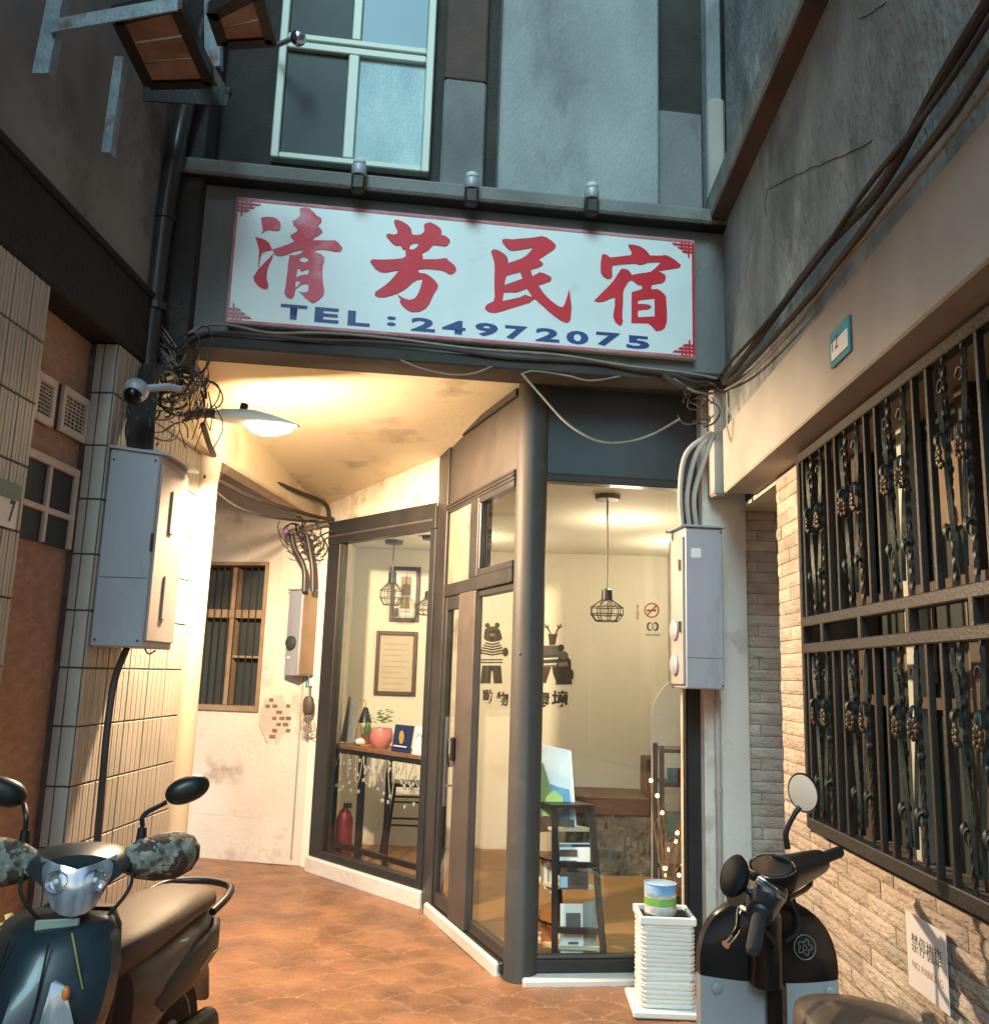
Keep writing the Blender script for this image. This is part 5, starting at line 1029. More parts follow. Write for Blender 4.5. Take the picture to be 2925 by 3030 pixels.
# leaflet stand behind the right window
t = thing('leaflet_stand', (.35, 5.12, .02), 'black ladder shelf full of leaflets behind the right shop window', 'shelf')
Y1 = 5.05; fl_ = PY(1640, 2872, Y1); frr = PY(1788, 2862, Y1); tl_ = PY(1641, 2392, Y1+.05); tr_ = PY(1748, 2392, Y1+.05); zz0 = .022
A, B_, C_, D_ = V((fl_.x, Y1, zz0)), V((frr.x, Y1, zz0)), V((tl_.x, Y1+.05, tl_.z)), V((tr_.x, Y1+.05, tr_.z)); DB = V((-.20, .28, 0))
def post(p, q, wd=.017):
    b = MB(); b.loft([[p+V((sx*wd, sy*wd, 0)) for sx, sy in ((-1, -1), (1, -1), (1, 1), (-1, 1))], [q+V((sx*wd, sy*wd, 0)) for sx, sy in ((-1, -1), (1, -1), (1, 1), (-1, 1))]]); return b
for p, q in ((A, C_), (B_, D_), (A+DB, C_+DB), (B_+DB, D_+DB)): post(p, q).build('post', M['black'], t)
MB().poly([C_+V((-.02, -.02, 0)), D_+V((.02, -.02, 0)), D_+DB+V((.02, .02, 0)), C_+DB+V((-.02, .02, 0))], (0, 0, .02)).build('top', M['black'], t)
shelf_z = []
for yy in (2470, 2650, 2705, 2830): shelf_z.append(PY(1690, yy, Y1).z)
M['pale_wood'] = mat('pale_wood', (.62, .52, .36), .6, (.55, .45, .30), 4, stretch=(.4, 3, 3))
H_ = C_.z
lev = [(PY(1690, 2462, Y1).z, True), (PY(1690, 2632, Y1).z, True), (PY(1690, 2790, Y1).z, True)]
for z, _ in [(PY(1690, 2470, Y1).z, 1), (PY(1690, 2645, Y1).z, 1), (PY(1690, 2828, Y1).z, 1)]:
    u = z/H_; p, q = A.lerp(C_, u), B_.lerp(D_, u)
    MB().poly([p+V((.0, .02, 0)), q+V((0, .02, 0)), q+DB, p+DB], (0, 0, .016)).build('shelf_board', M['pale_wood'], t)
for yy in (2562, 2755):
    z = PY(1690, yy, Y1).z; u = z/H_; p, q = A.lerp(C_, u), B_.lerp(D_, u)
    MB().box((p.x, q.x), (p.y-.012, p.y+.008), (z-.016, z+.016), ch=.003).build('front_rail', M['black'], t); post(p, p+DB, .012).build('side_rail', M['black'], t)
lf = []
def leaflet(x0, y0, x1, y1, dy, m_, lb, extra=()):
    P = [PY(x0, y1, Y1+dy), PY(x1, y1, Y1+dy), PY(x1, y0, Y1+dy+.02), PY(x0, y0, Y1+dy+.02)]; t2_ = thing('leaflet', P[0], lb, 'leaflet', 'leaflets on the ladder shelf')
    MB().poly(P, (0, .006, 0)).build('sheet', M[m_], t2_)
    for (u0, v0, u1, v1, mm) in extra:
        def q(u, v): return P[0].lerp(P[1], u).lerp(P[3].lerp(P[2], u), v)+V((0, -.003, 0))
        MB().poly([q(u0, v0), q(u1, v0), q(u1, v1), q(u0, v1)], (0, .001, 0)).build('print', M[mm], t2_)
leaflet(1655, 2495, 1743, 2562, .05, 'paper', 'white leaflet with a blue top band on the ladder shelf', [(0, .72, 1, .95, 'navy'), (0, .8, .4, .93, 'blue_pane')])
leaflet(1655, 2508, 1745, 2560, .03, 'paper', 'white leaflet with a brown photo strip on the ladder shelf', [(.0, .48, .58, .88, 'brown_paint_and_shade'), (.05, .18, .55, .26, 'grey_ink'), (.05, .06, .55, .12, 'grey_ink')])
leaflet(1655, 2582, 1740, 2632, .04, 'dark_wood', 'dark photo leaflet on the middle of the ladder shelf', [(.02, .1, .28, .75, 'painting'), (.45, .3, .8, .8, 'brown_paint_and_shade')])
leaflet(1657, 2675, 1724, 2825, .04, 'paper', 'white booklet with a small picture low on the ladder shelf', [(.25, .48, .9, .82, 'grey_ink'), (.35, .2, .8, .25, 'grey_ink')])
leaflet(1726, 2668, 1764, 2820, .05, 'concrete_pale', 'grey leaflet beside the booklet low on the ladder shelf')
leaflet(1600, 2690, 1635, 2790, .10, 'orange', 'orange leaflet at the left side of the ladder shelf')
for k in range(4): leaflet(1600+k*9, 2545+k*10, 1614+k*9, 2625+k*6, .12-.01*k, 'paper' if k % 2 else 'cardboard', ['pale card at the back left corner of the ladder shelf', 'white card second from the back left of the ladder shelf', 'pale card third along the left side of the ladder shelf', 'white card by the left post of the ladder shelf'][k])
# painting on the stand
P = [PY(1560, 2465, Y1+.12), PY(1700, 2455, Y1+.10), PY(1684, 2222, Y1+.20), PY(1560, 2195, Y1+.22)]
t = thing('painting', P[0], 'small landscape painting with green hills propped on the ladder shelf', 'painting')
MB().poly(P, (0.01, .02, 0)).build('canvas', M['painting'], t)
def pq(u, v, o): return P[0].lerp(P[1], u).lerp(P[3].lerp(P[2], u), v)+V((0, -o, 0))
M['hill'] = mat('painted_green', (.14, .25, .10), .6, (.08, .17, .07), 8); M['lake'] = mat('painted_blue', (.05, .16, .38), .6, (.10, .30, .50), 9); M['lime'] = mat('painted_lime', (.40, .60, .22), .6, (.28, .45, .16), 9)
MB().poly([pq(u, v, .002) for u, v in ((0, .1), (.62, .2), (.60, .35), (.48, .55), (.35, .80), (.28, .70), (.12, .92), (0, .7))], (0, .001, 0)).build('brushwork', M['hill'], t)
MB().poly([pq(u, v, .004) for u, v in ((.40, .15), (.92, .12), (.92, .5), (.70, .52), (.52, .55), (.45, .35))], (0, .001, 0)).build('brushwork', M['lake'], t)
MB().poly([pq(u, v, .006) for u, v in ((.33, .18), (.6, .16), (.80, .26), (.78, .40), (.60, .48), (.42, .40), (.35, .28))], (0, .001, 0)).build('brushwork', M['lime'], t)
MB().poly([pq(u, v, .007) for u, v in ((0, 0), (1, 0), (1, .12), (.4, .18), (0, .14))], (0, .001, 0)).build('brushwork', M['dark_wood'], t)
MB().poly([pq(u, v, .003) for u, v in ((1.0, 0), (1.04, 0), (1.04, 1), (1.0, 1))], (0, .02, 0)).build('edge', M['paper'], t)
# counter of dark wood on rough stone, further in
CY = 7.35
k0, k1 = PY(1740, 2500, CY).x, PY(1945, 2500, CY).x; ktz = PY(1800, 2395, CY).z
t = thing('stone_counter', ((k0+k1)/2, CY, .02), 'low rough stone counter with a dark wooden top inside the shop', 'counter')
sb_ = MB(); nx, nz = 26, 16; G = [[None]*(nz+1) for _ in range(nx+1)]
for i in range(nx+1):
    for j in range(nz+1): G[i][j] = len(sb_.v); sb_.v.append(V((k0-.15+(k1+.1-k0)*i/nx, CY-.03-.05*abs(noise.noise(V((i*.5, j*.6, 2)))), .02+(ktz-.05)*j/nz)))
for i in range(nx):
    for j in range(nz): sb_.f.append((G[i][j], G[i+1][j], G[i+1][j+1], G[i][j+1]))
sb_.build('stone_face', mat('grey_stone', (.13, .115, .095), .95, (.05, .045, .04), 7, .8, 30, stain=(.22, .20, .16), st_sc=9, st=(.55, .7)), t, True)
MB().box((k0-.15, k1-.05), (CY, CY+.5), (.02, ktz-.04)).build('core', M['concrete_dark'], t)
MB().box((k0-.45, k1-.07), (CY-.05, CY+.55), (ktz-.04, ktz+.10), ch=.01).build('top', M['dark_wood'], t)
MB().box((k1-.07+.002, k1+.35), (CY+.1, CY+.5), (.02, ktz+.38), ch=.01).build('end_cabinet', M['dark_wood'], t)
# arched pale panel
AY = 7.0; ax0, ax1 = PY(1928, 2300, AY).x, PY(1928, 2300, AY).x+.72; az = PY(2000, 2010, AY).z
t = thing('arched_panel', ((ax0+ax1)/2, AY, .02), 'tall white panel with a rounded arch top behind the shop window', 'panel')
r = .36; pts = [(ax0, .02), (ax1, .02)] + [((ax0+ax1)/2+r*math.cos(a), az-.30+r*1.0*math.sin(a)) for a in [math.pi*k/20 for k in range(21)]]
MB().poly([V((x, AY, z)) for x, z in pts], (0, .04, 0)).build('panel', M['white_paint'], t)
# shelf rack with mugs
RY = 6.35; q0_, q1_ = PY(1957, 2400, RY).x, PY(1957, 2400, RY).x+.62; rz = PY(1990, 2208, RY).z
t = thing('shelf_rack', ((q0_+q1_)/2, RY, .02), 'dark metal shelf rack with small souvenirs near the arched panel', 'rack')
for x in (q0_, q1_):
    for y in (RY, RY+.28): MB().box((x-.016, x+.016), (y-.016, y+.016), (.022, rz), ch=.003).build('post', M['frame_warm'], t)
for z in (.25, PY(1990, 2480, RY).z, PY(1990, 2318, RY).z, rz-.02): MB().box((q0_+.016, q1_-.016), (RY-.015, RY+.295), (z-.025, z), ch=.003).build('shelf', M['frame_warm'], t)
zm_ = PY(1990, 2318, RY).z
for k, (x, m_, lb) in enumerate(((1992, 'teal', 'teal mug on the upper level of the shelf rack'), (2014, 'red_ext', 'red mug on the upper level of the shelf rack'), (2034, 'black', 'black mug on the upper level of the shelf rack'))):
    c = PY(x, 2310, RY+.06); MB_ = MB().lathe([(.042, 0), (.045, .09), (.040, .09), (.036, .02)], (c.x, RY+.07, zm_+.001), 16); tag(MB_.build('mug', M[m_], None, True), lb, 'mug', 'mugs on the rack')
zq = PY(1990, 2480, RY).z; tag(MB().box((q0_+.04, q1_-.03), (RY+.02, RY+.24), (zq+.001, zq+.14), ch=.01).build('storage_box', mat('mint_box', (.16, .26, .22), .6), None), 'mint green box on the middle level of the shelf rack', 'box')
# lit twigs in a pot
TY = 5.55; tc = PY(1975, 2660, TY); tz0 = .02
t = thing('twig_lights', (tc.x, TY, tz0), 'bundle of bare twigs with tiny warm lights behind the white planter', 'twig lights')
MB().lathe([(.06, 0), (.075, .25), (.07, .25), (.05, .05)], (tc.x, TY, tz0), 18).build('vase', M['dark_wood'], t, True)
glow = emit('fairy_light', (1, .72, .28), 14)
rt = random.Random(9)
for (x, y) in ((1925, 2310), (1944, 2355), (1958, 2405), (2022, 2358), (2035, 2400), (2003, 2465), (1998, 2490), (1976, 2515), (2020, 2560), (1967, 2570), (1972, 2590), (2008, 2590)):
    e = PY(x, y, TY+rt.uniform(-.06, .06)); b0 = V((tc.x+rt.uniform(-.02, .02), TY, tz0+.24)); m1 = b0.lerp(e, .55)+V((rt.uniform(-.03, .03), 0, .04))
    MB().tube(smooth_path([b0, m1, e]), .005, 6).build('twig', M['wood'], t, True)
    s_ = m1+V((rt.uniform(-.08, .08), rt.uniform(-.03, .03), rt.uniform(.08, .2))); MB().tube([m1, s_], .003, 5).build('twig', M['wood'], t)
    MB().sph(e, .011, 10, 7).build('bulb', glow, t, True)
# ================================================================== PLANTER WITH TIN CAN
g0 = GZ(1893, 2990, .03); g1 = GZ(2058, 2990, .03); pw = g1.x-g0.x; pcx = (g0.x+g1.x)/2; pyf = g0.y; pyc = pyf+pw/2
pz = PY(1990, 2732, pyf).z
t = thing('planter', (pcx, pyc, 0), 'square white ribbed planter standing before the right shop window', 'planter')
tw = pw/2+.035
MB().box((pcx-tw, pcx+tw), (pyc-tw, pyc+tw), (.006, .035), ch=.006).build('saucer', M['white_paint'], t)
rb = MB(); NR = 19; hR = (pz-.045)/NR; rp_ = random.Random(2); R = []
for k in range(NR):
    z = .036+hR*k; tl4 = [(rp_.uniform(-.5, .5))*hR for _ in range(4)]
    for zz_, off in ((0, -.004), (.22, .002), (.82, .0045), (.99, -.004)):
        r = pw/2-.01+off*1.3; ring = []
        for ci, (sx, sy) in enumerate(((-1, -1), (1, -1), (1, 1), (-1, 1))):
            for (dx, dy) in (((-1, -.88), (-.88, -1)), ((.88, -1), (1, -.88)), ((1, .88), (.88, 1)), ((-.88, 1), (-1, .88)))[ci]:
                ring.append(V((pcx+dx*r, pyc+dy*r, z+hR*zz_+(tl4[ci] if 0 < k < NR-1 else 0)*.5)))
        R.append(ring)
rb.loft(R); rb.build('body', M['white_paint'], t)
r = pw/2+.002
for a, b in (((pcx-r, pcx+r), (pyc-r, pyc-r+.02)), ((pcx-r, pcx+r), (pyc+r-.02, pyc+r)), ((pcx-r, pcx-r+.02), (pyc-r+.02, pyc+r-.02)), ((pcx+r-.02, pcx+r), (pyc-r+.02, pyc+r-.02))): MB().box(a, b, (pz-.012, pz+.022), ch=.004).build('rim', M['white_paint'], t)
so_ = MB(); n = 14; G = [[None]*(n+1) for _ in range(n+1)]
for i in range(n+1):
    for j in range(n+1): x, y = pcx+(r-.018)*(2*i/n-1), pyc+(r-.018)*(2*j/n-1); G[i][j] = len(so_.v); so_.v.append(V((x, y, pz+.004+.02*noise.noise(V((x*25, y*25, 0))))))
for i in range(n):
    for j in range(n): so_.f.append((G[i][j], G[i+1][j], G[i+1][j+1], G[i][j+1]))
so_.build('soil', M['soil'], t, True)
cr = PY(2000, 2640, pyc).x-PY(1905, 2640, pyc).x; cr /= 2; ccx2 = (PY(2000, 2640, pyc).x+PY(1905, 2640, pyc).x)/2; ch_ = PY(1952, 2612, pyc).z-pz
t = thing('tin_can', (ccx2, pyc, pz), 'paint tin with a printed landscape label used as a plant pot', 'can')
MB().lathe([(cr-.003, .01), (cr-.003, ch_-.004), (cr+.002, ch_), (cr-.004, ch_), (cr-.006, ch_-.02), (cr-.01, .02)], (ccx2, pyc, pz), 32).build('body', M['steel'], t, True)
M['sky_print'] = mat('label_sky', (.10, .30, .62), .4, (.45, .60, .75), 9); M['grass_print'] = mat('label_grass', (.07, .30, .05), .4, (.20, .42, .08), 22); M['cloud_print'] = mat('label_white', (.72, .74, .76), .4, (.30, .28, .26), 13, stretch=(1, 1, 3))
for (u0, u1, m_) in ((.72, .97, 'sky_print'), (.58, .72, 'cloud_print'), (.36, .58, 'grass_print'), (.10, .36, 'cloud_print')): MB().lathe([(cr-.002, ch_*u0), (cr-.0005, ch_*u0+.001), (cr-.0005, ch_*u1-.001), (cr-.002, ch_*u1)], (ccx2, pyc, pz), 32).build('label', M[m_], t, True)
MB().lathe([(cr-.007, ch_-.03), (cr-.02, ch_-.022), (.001, ch_-.026)], (ccx2, pyc, pz), 24).build('soil', M['soil'], t, True)

# weeds in the corner behind the left scooter
wd_ = thing('weed_plant', (-1.72, 3.15, 0), 'yellowish green weeds growing at the left wall behind the scooter', 'plant')
rw_ = random.Random(21); lf_ = MB()
for k in range(60):
    a = rw_.uniform(0, 6.28); r_ = rw_.uniform(.02, .16); c = V((-1.70+r_*math.cos(a)*.8, 3.15+r_*math.sin(a), rw_.uniform(.15, .66))); d = V((math.cos(a), math.sin(a), rw_.uniform(-.2, .7))).normalized(); s_ = d.cross(V((0, 0, 1))).normalized(); L_ = rw_.uniform(.04, .08)
    lf_.add([c, c+d*L_*.5+s_*L_*.28+V((0, 0, .006)), c+d*L_, c+d*L_*.5-s_*L_*.28+V((0, 0, .006))], [(0, 1, 2), (0, 2, 3)])
lf_.build('leaves', mat('weed_leaf', (.20, .22, .05), .6, (.09, .13, .03), 15), wd_)
for k in range(7): MB().tube(smooth_path([V((-1.70+rw_.uniform(-.04, .04), 3.15, 0)), V((-1.70+rw_.uniform(-.08, .08), 3.15+rw_.uniform(-.08, .08), .3)), V((-1.70+rw_.uniform(-.12, .12), 3.15+rw_.uniform(-.12, .12), rw_.uniform(.45, .64)))]), .004, 5).build('stem', M['leaf'], wd_)
# ================================================================== LEFT SCOOTER (faces the viewer)
class Sc:
    def __init__(s, o, fwd): s.o = V(o); s.e = V((fwd[0], fwd[1], 0)).normalized(); s.n = V((s.e.y, -s.e.x, 0)); s.u = V((0, 0, 1))
    ku = 1.0
    def w(s, a, b, c): return s.o+s.e*a*s.ku+s.n*b+s.u*c
    def sub(s, a, b, c, yaw):
        r = Sc(s.w(a, b, c), (1, 0)); r.e = s.e*math.cos(yaw)+s.n*math.sin(yaw); r.n = s.n*math.cos(yaw)-s.e*math.sin(yaw); return r
def sring(F_, cu, cv, cw, hv, h1, h2, ax='u', n=20, pw=.75):
    """rounded section: half width hv across v, h1 up / h2 down (ax u: section in v-w; ax w: section in v-u)"""
    R = []
    for k in range(n):
        a = 2*math.pi*k/n; c, s_ = math.cos(a), math.sin(a); c = math.copysign(abs(c)**pw, c); s2 = math.copysign(abs(s_)**pw, s_)
        d = s2*(h1 if s_ > 0 else h2)
        R.append(F_.w(cu, cv+c*hv, cw+d) if ax == 'u' else F_.w(cu+d, cv+c*hv, cw))
    return R
def wheel(par, F_, a, r, wd):
    t = MB(); ax_ = F_.n; o = F_.w(a, 0, r)
    tyre = MB().lathe([(r-.075, -wd*.4), (r-.03, -wd*.5), (r-.006, -wd*.32), (r, 0), (r-.006, wd*.32), (r-.03, wd*.5), (r-.075, wd*.4)], o, 36, ax_).build('wheel', M['rubber'], par, True)
    MB().lathe([(.03, -wd*.42), (.05, -wd*.44), (r-.085, -wd*.3), (r-.07, -wd*.43), (r-.07, wd*.43), (r-.085, wd*.3), (.05, wd*.44), (.03, wd*.42)], o, 28, ax_).build('rim', M['steel'], tyre, True)
    return tyre
S1 = Sc((-1.17, 3.42, 0), (-.085, -1)); S1.ku = .78
t = thing('motor_scooter', (-1.22, 2.8, 0), 'dark blue scooter with camouflage hand muffs parked facing the viewer on the left', 'scooter')
wheel(t, S1, .16, .235, .10); wheel(t, S1, 1.33, .235, .09)
# rear body
def body(rows, name, m_, par, ax='u', F_=S1, pw=.75, n=20): return MB().loft([sring(F_, *r_, ax=ax, pw=pw, n=n) for r_ in rows]).build(name, M[m_], par, True)
body([(-.10, 0, .60, .03, .03, .03), (-.06, 0, .60, .09, .07, .06), (.1, 0, .575, .135, .09, .10), (.35, 0, .555, .155, .10, .14), (.58, 0, .52, .15, .12, .18), (.70, 0, .50, .11, .12, .18)], 'side_body', 'bike_brown', t)
for sv in (-1, 1): body([(-.06, sv*.10, .59, .02, .02, .02), (.05, sv*.135, .565, .02, .045, .06), (.3, sv*.15, .545, .018, .05, .085), (.55, sv*.148, .50, .015, .03, .05), (.60, sv*.14, .49, .005, .01, .01)], 'side_cover', 'bike_dark', t)
for sv in (-1, 1): MB().tube(smooth_path([S1.w(0, sv*.150, .52), S1.w(.14, sv*.168, .535), S1.w(.28, sv*.171, .51)]), .003, 6).build('stripe', M['yellow'], t, True)
body([(-.14, 0, .675, .03, .01, .02), (-.10, 0, .675, .085, .03, .03), (.02, 0, .685, .125, .045, .04), (.22, 0, .69, .14, .05, .05), (.42, 0, .685, .145, .045, .06), (.60, 0, .675, .125, .035, .09), (.72, 0, .655, .085, .03, .10), (.78, 0, .63, .05, .02, .08)], 'seat', 'seat_tan', t)
MB().tube(smooth_path([S1.w(.12, -.145, .66), S1.w(-.02, -.15, .685), S1.w(-.15, -.115, .70), S1.w(-.20, 0, .705), S1.w(-.15, .115, .70), S1.w(-.02, .15, .685), S1.w(.12, .145, .66)]), .014, 10).build('grab_rail', M['black'], t, True)
body([(-.14, 0, .54, .03, .025, .025), (-.12, 0, .545, .07, .03, .03), (-.06, 0, .55, .08, .035, .035)], 'tail_light', 'red_ext', t)
body([(-.22, 0, .30, .05, .02, .02), (-.10, 0, .42, .08, .03, .06), (.02, 0, .45, .09, .04, .05)], 'rear_fender', 'bike_dark', t)
body([(-.10, .15, .24, .03, .03, .03), (.05, .16, .26, .05, .05, .05), (.35, .14, .27, .045, .045, .045)], 'silencer', 'steel', t); body([(.02, -.13, .25, .04, .08, .08), (.35, -.12, .25, .05, .10, .10), (.6, -.10, .26, .04, .06, .06)], 'engine', 'black', t)
MB().box((.62, 1.12), (-.14, .14), (.26, .33), S1, .03).build('floorboard', M['bike_dark'], t)
body([(1.02, 0, .28, .12, .05, .03), (1.0, 0, .45, .155, .05, .04), (.97, 0, .65, .165, .04, .04), (.93, 0, .78, .14, .04, .03), (.90, 0, .82, .10, .03, .03)], 'inner_shield', 'bike_dark', t, 'w')
# front cowl: a pointed wedge
cwm = MB(); R = []
for (u, w_, hv, dp) in ((1.10, .28, .06, .20), (1.09, .40, .115, .28), (1.07, .52, .165, .28), (1.05, .62, .185, .255), (1.03, .70, .188, .23), (1.01, .765, .172, .20), (1.0, .80, .150, .17), (1.0, .812, .13, .14)):
    # ridge in the middle, flat flanks, sharp shoulders
    R.append([S1.w(u, hv, w_), S1.w(u+dp*.30, hv*1.0, w_-.005), S1.w(u+dp*.62, hv*.74, w_-.01), S1.w(u+dp*.92, hv*.26, w_-.016), S1.w(u+dp, 0, w_-.018), S1.w(u+dp*.92, -hv*.26, w_-.016), S1.w(u+dp*.62, -hv*.74, w_-.01), S1.w(u+dp*.30, -hv*1.0, w_-.005), S1.w(u, -hv, w_), S1.w(u-.06, -hv*.8, w_), S1.w(u-.06, hv*.8, w_)])
cwm.loft(R).build('front_cowl', M['bike_blue'], t, True, 28)
for sv in (-1, 1):
    b = MB(); C0 = lambda u, v, w_: S1.w(u, sv*v, w_)
    b.loft([[C0(1.262, .10, .70), C0(1.235, .128, .685), C0(1.235, .125, .69), C0(1.25, .105, .705)], [C0(1.292, .092, .60), C0(1.222, .160, .58), C0(1.23, .150, .60), C0(1.285, .10, .62)], [C0(1.33, .070, .47), C0(1.262, .135, .45), C0(1.26, .12, .47), C0(1.31, .08, .49)], [C0(1.325, .05, .41), C0(1.30, .075, .405), C0(1.29, .07, .42), C0(1.31, .055, .42)]]).build('turn_signal', M['lens'], t, True)
    MB().sph(C0(1.236, .130, .672), (.011, .011, .018), 10, 7).build('indicator_bulb', M['amber'], t, True)
    MB().tube(smooth_path([C0(1.17, .10, .800), C0(1.185, .120, .765), C0(1.185, .135, .72), C0(1.18, .150, .67)]), .0022, 6).build('decal_stripe', M['yellow'], t, True)
    MB().tube(smooth_path([C0(1.205, .055, .78), C0(1.275, .065, .62), C0(1.335, .05, .45)]), .003, 5).build('panel_gap', M['black'], t, True)
body([(1.20, 0, .44, .05, .02, .02), (1.28, 0, .475, .062, .025, .03), (1.36, 0, .48, .06, .025, .03), (1.48, 0, .45, .05, .02, .03), (1.56, 0, .38, .035, .015, .03)], 'front_fender', 'bike_blue', t)
for sv in (-1, 1): MB().tube([S1.w(1.14, sv*.075, .5), S1.w(1.33, sv*.07, .235)], .018, 10).build('fork', M['steel'], t, True)
# handlebar, turned to the rider's left
HB = S1.sub(.93, 0, .03, -.45)
MB().tube([HB.w(-.03, 0, .80), HB.w(-.01, 0, .93)], .03, 12).build('stem', M['black'], t, True)
cw = MB(); R = []
for (u, hv, z0_, z1_) in ((-.10, .07, .895, .935), (-.05, .12, .885, .955), (.02, .145, .87, .962), (.08, .132, .85, .955), (.112, .112, .835, .948)):
    R.append([HB.w(u, math.cos(a)*hv*(1 if math.sin(a) > -.2 else .8), (z0_+z1_)/2+math.copysign(abs(math.sin(a))**.8, math.sin(a))*(z1_-z0_)/2) for a in [2*math.pi*k/20 for k in range(20)]])
cw.loft(R).build('headlight_cowl', M['bike_blue'], t, True)
hl = MB(); H = lambda v, w_, o=0: HB.w(.155+.012*(1-abs(v)/.1)+o, v, w_)
hl.loft([[H(-.098, .945, -.03), H(-.055, .93, -.006), H(0, .915), H(.055, .93, -.006), H(.098, .945, -.03)], [H(-.095, .925, -.02), H(-.055, .905, .004), H(0, .89, .012), H(.055, .905, .004), H(.095, .925, -.02)], [H(-.082, .87, -.012), H(-.05, .855, .008), H(0, .845, .018), H(.05, .855, .008), H(.082, .87, -.012)], [H(-.055, .815, -.006), H(-.03, .80, .006), H(0, .795, .012), H(.03, .80, .006), H(.055, .815, -.006)]], False, False)
hcov = hl.build('headlight', glassmat('headlight_glass', (.93, .95, .98), .03, 1.6), t, True, 60)
bk_ = MB(); bk_.v = [q-HB.e*.028 for q in hl.v]; bk_.f = list(hl.f); bk_.build('reflector', M['lens'], hcov, True, 60)
for v_ in (-.048, .0, .048): MB().loft([[HB.w(.150+h_, v_+r_*math.cos(a), .885-.02*(v_ == 0)+r_*math.sin(a)) for a in [2*math.pi*k/16 for k in range(16)]] for r_, h_ in ((.004, -.030), (.016, -.024), (.025, -.008), (.028, -.002), (.030, -.006))], False).build('reflector_bowl', M['chrome'], hcov, True); MB().sph(HB.w(.135, v_, .885-.02*(v_ == 0)), .009, 8, 6).build('bulb', M['white_paint'], hcov, True)
for sv in (-1, 1): MB().tube(smooth_path([HB.w(.0, sv*.13, .92), HB.w(.10, sv*.14, .86), HB.w(.08, sv*.09, .78), HB.w(.0, sv*.04, .72)]), .005, 6).build('control_cable', M['rubber'], t, True)
MB().box((.13, .14), (-.02, .09), (.705, .79), HB, .006).build('tax_sticker', mat('sticker', (.28, .31, .27), .6), t)
for sv in (-1, 1):
    MB().tube([HB.w(-.02, sv*.12, .925), HB.w(-.05, sv*.30, .925)], .016, 10).build('grip', M['rubber'], t, True)
    mf = MB(); R = []
    for (v, r1, r2, du) in ((.115, .030, .034, .03), (.15, .046, .055, .02), (.20, .060, .066, 0), (.26, .066, .066, -.02), (.305, .052, .05, -.05), (.325, .018, .018, -.06)):
        R.append([HB.w(du+r1*math.cos(a)*(1+.10*noise.noise(V((v*20, math.cos(a)*2, math.sin(a)*2)))), sv*v, .915+r2*math.sin(a)*(1+.10*noise.noise(V((v*17, math.cos(a)*2, 5))))) for a in [2*math.pi*k/18 for k in range(18)]])
    mf.loft(R).build('hand_muff', M['camo'], t, True)
    mx_ = .245 if sv < 0 else .235
    MB().tube([HB.w(.0, sv*.155, .93), HB.w(.0, sv*.155, 1.0)], [.018, .013], 10).build('mirror_base', M['black'], t, True)
    tip = HB.w(-.03, sv*(.215 if sv < 0 else .17), 1.065)
    st_ = MB().tube(smooth_path([HB.w(.0, sv*.155, 1.0), HB.w(-.0, sv*.157, 1.035), tip]), .0075, 8).build('mirror', M['black'], t, True)
    R = []; hd_ = tip+HB.n*sv*.055+V((0, 0, .035)); la = (HB.n*sv*.95+V((0, 0, .35))).normalized(); lb_ = la.cross(HB.e).normalized()
    for (d, k_) in ((-.022, .82), (-.012, .98), (0, 1), (.012, .93), (.026, .6), (.030, .3)):
        R.append([hd_+HB.e*d+la*math.copysign(abs(math.cos(a))**.85, math.cos(a))*.066*k_*(1.05 if math.cos(a) > 0 else .95)+lb_*math.sin(a)*.039*k_ for a in [2*math.pi*k/22 for k in range(22)]])
    MB().loft(R).build('mirror_head', M['black'], st_, True)
# ================================================================== RIGHT SCOOTER (seen from behind)
S2 = Sc((.83, 1.56, 0), (-.008, 1))          # u forward (+Y), +v to the right
S2.n = V((S2.e.y, -S2.e.x, 0))
t = thing('motor_scooter', (.83, 2.3, 0), 'black and grey scooter seen from behind beside the stone wall', 'scooter')
wheel(t, S2, .42, .23, .10); wheel(t, S2, 1.72, .23, .09)
body([(.12, 0, .50, .05, .05, .05), (.2, 0, .52, .12, .10, .12), (.5, 0, .52, .16, .13, .18), (.8, 0, .50, .15, .13, .2), (.95, 0, .46, .10, .12, .2)], 'side_body', 'grey_panel', t, F_=S2)
body([(.10, 0, .68, .05, .02, .03), (.16, 0, .695, .12, .04, .05), (.36, 0, .71, .15, .05, .06), (.60, 0, .715, .155, .055, .07), (.80, 0, .71, .14, .05, .09), (.92, 0, .695, .10, .04, .10), (.975, 0, .665, .05, .025, .08)], 'seat', 'bike_brown', t, F_=S2)
body([(.925, .02, .725, .03, .004, .02), (.95, .02, .715, .055, .006, .02), (.975, .02, .69, .045, .005, .02)], 'seat_badge', 'bike_dark', t, F_=S2)
MB().box((.90, 1.42), (-.16, .16), (.24, .31), S2, .03).build('floorboard', M['rubber'], t)
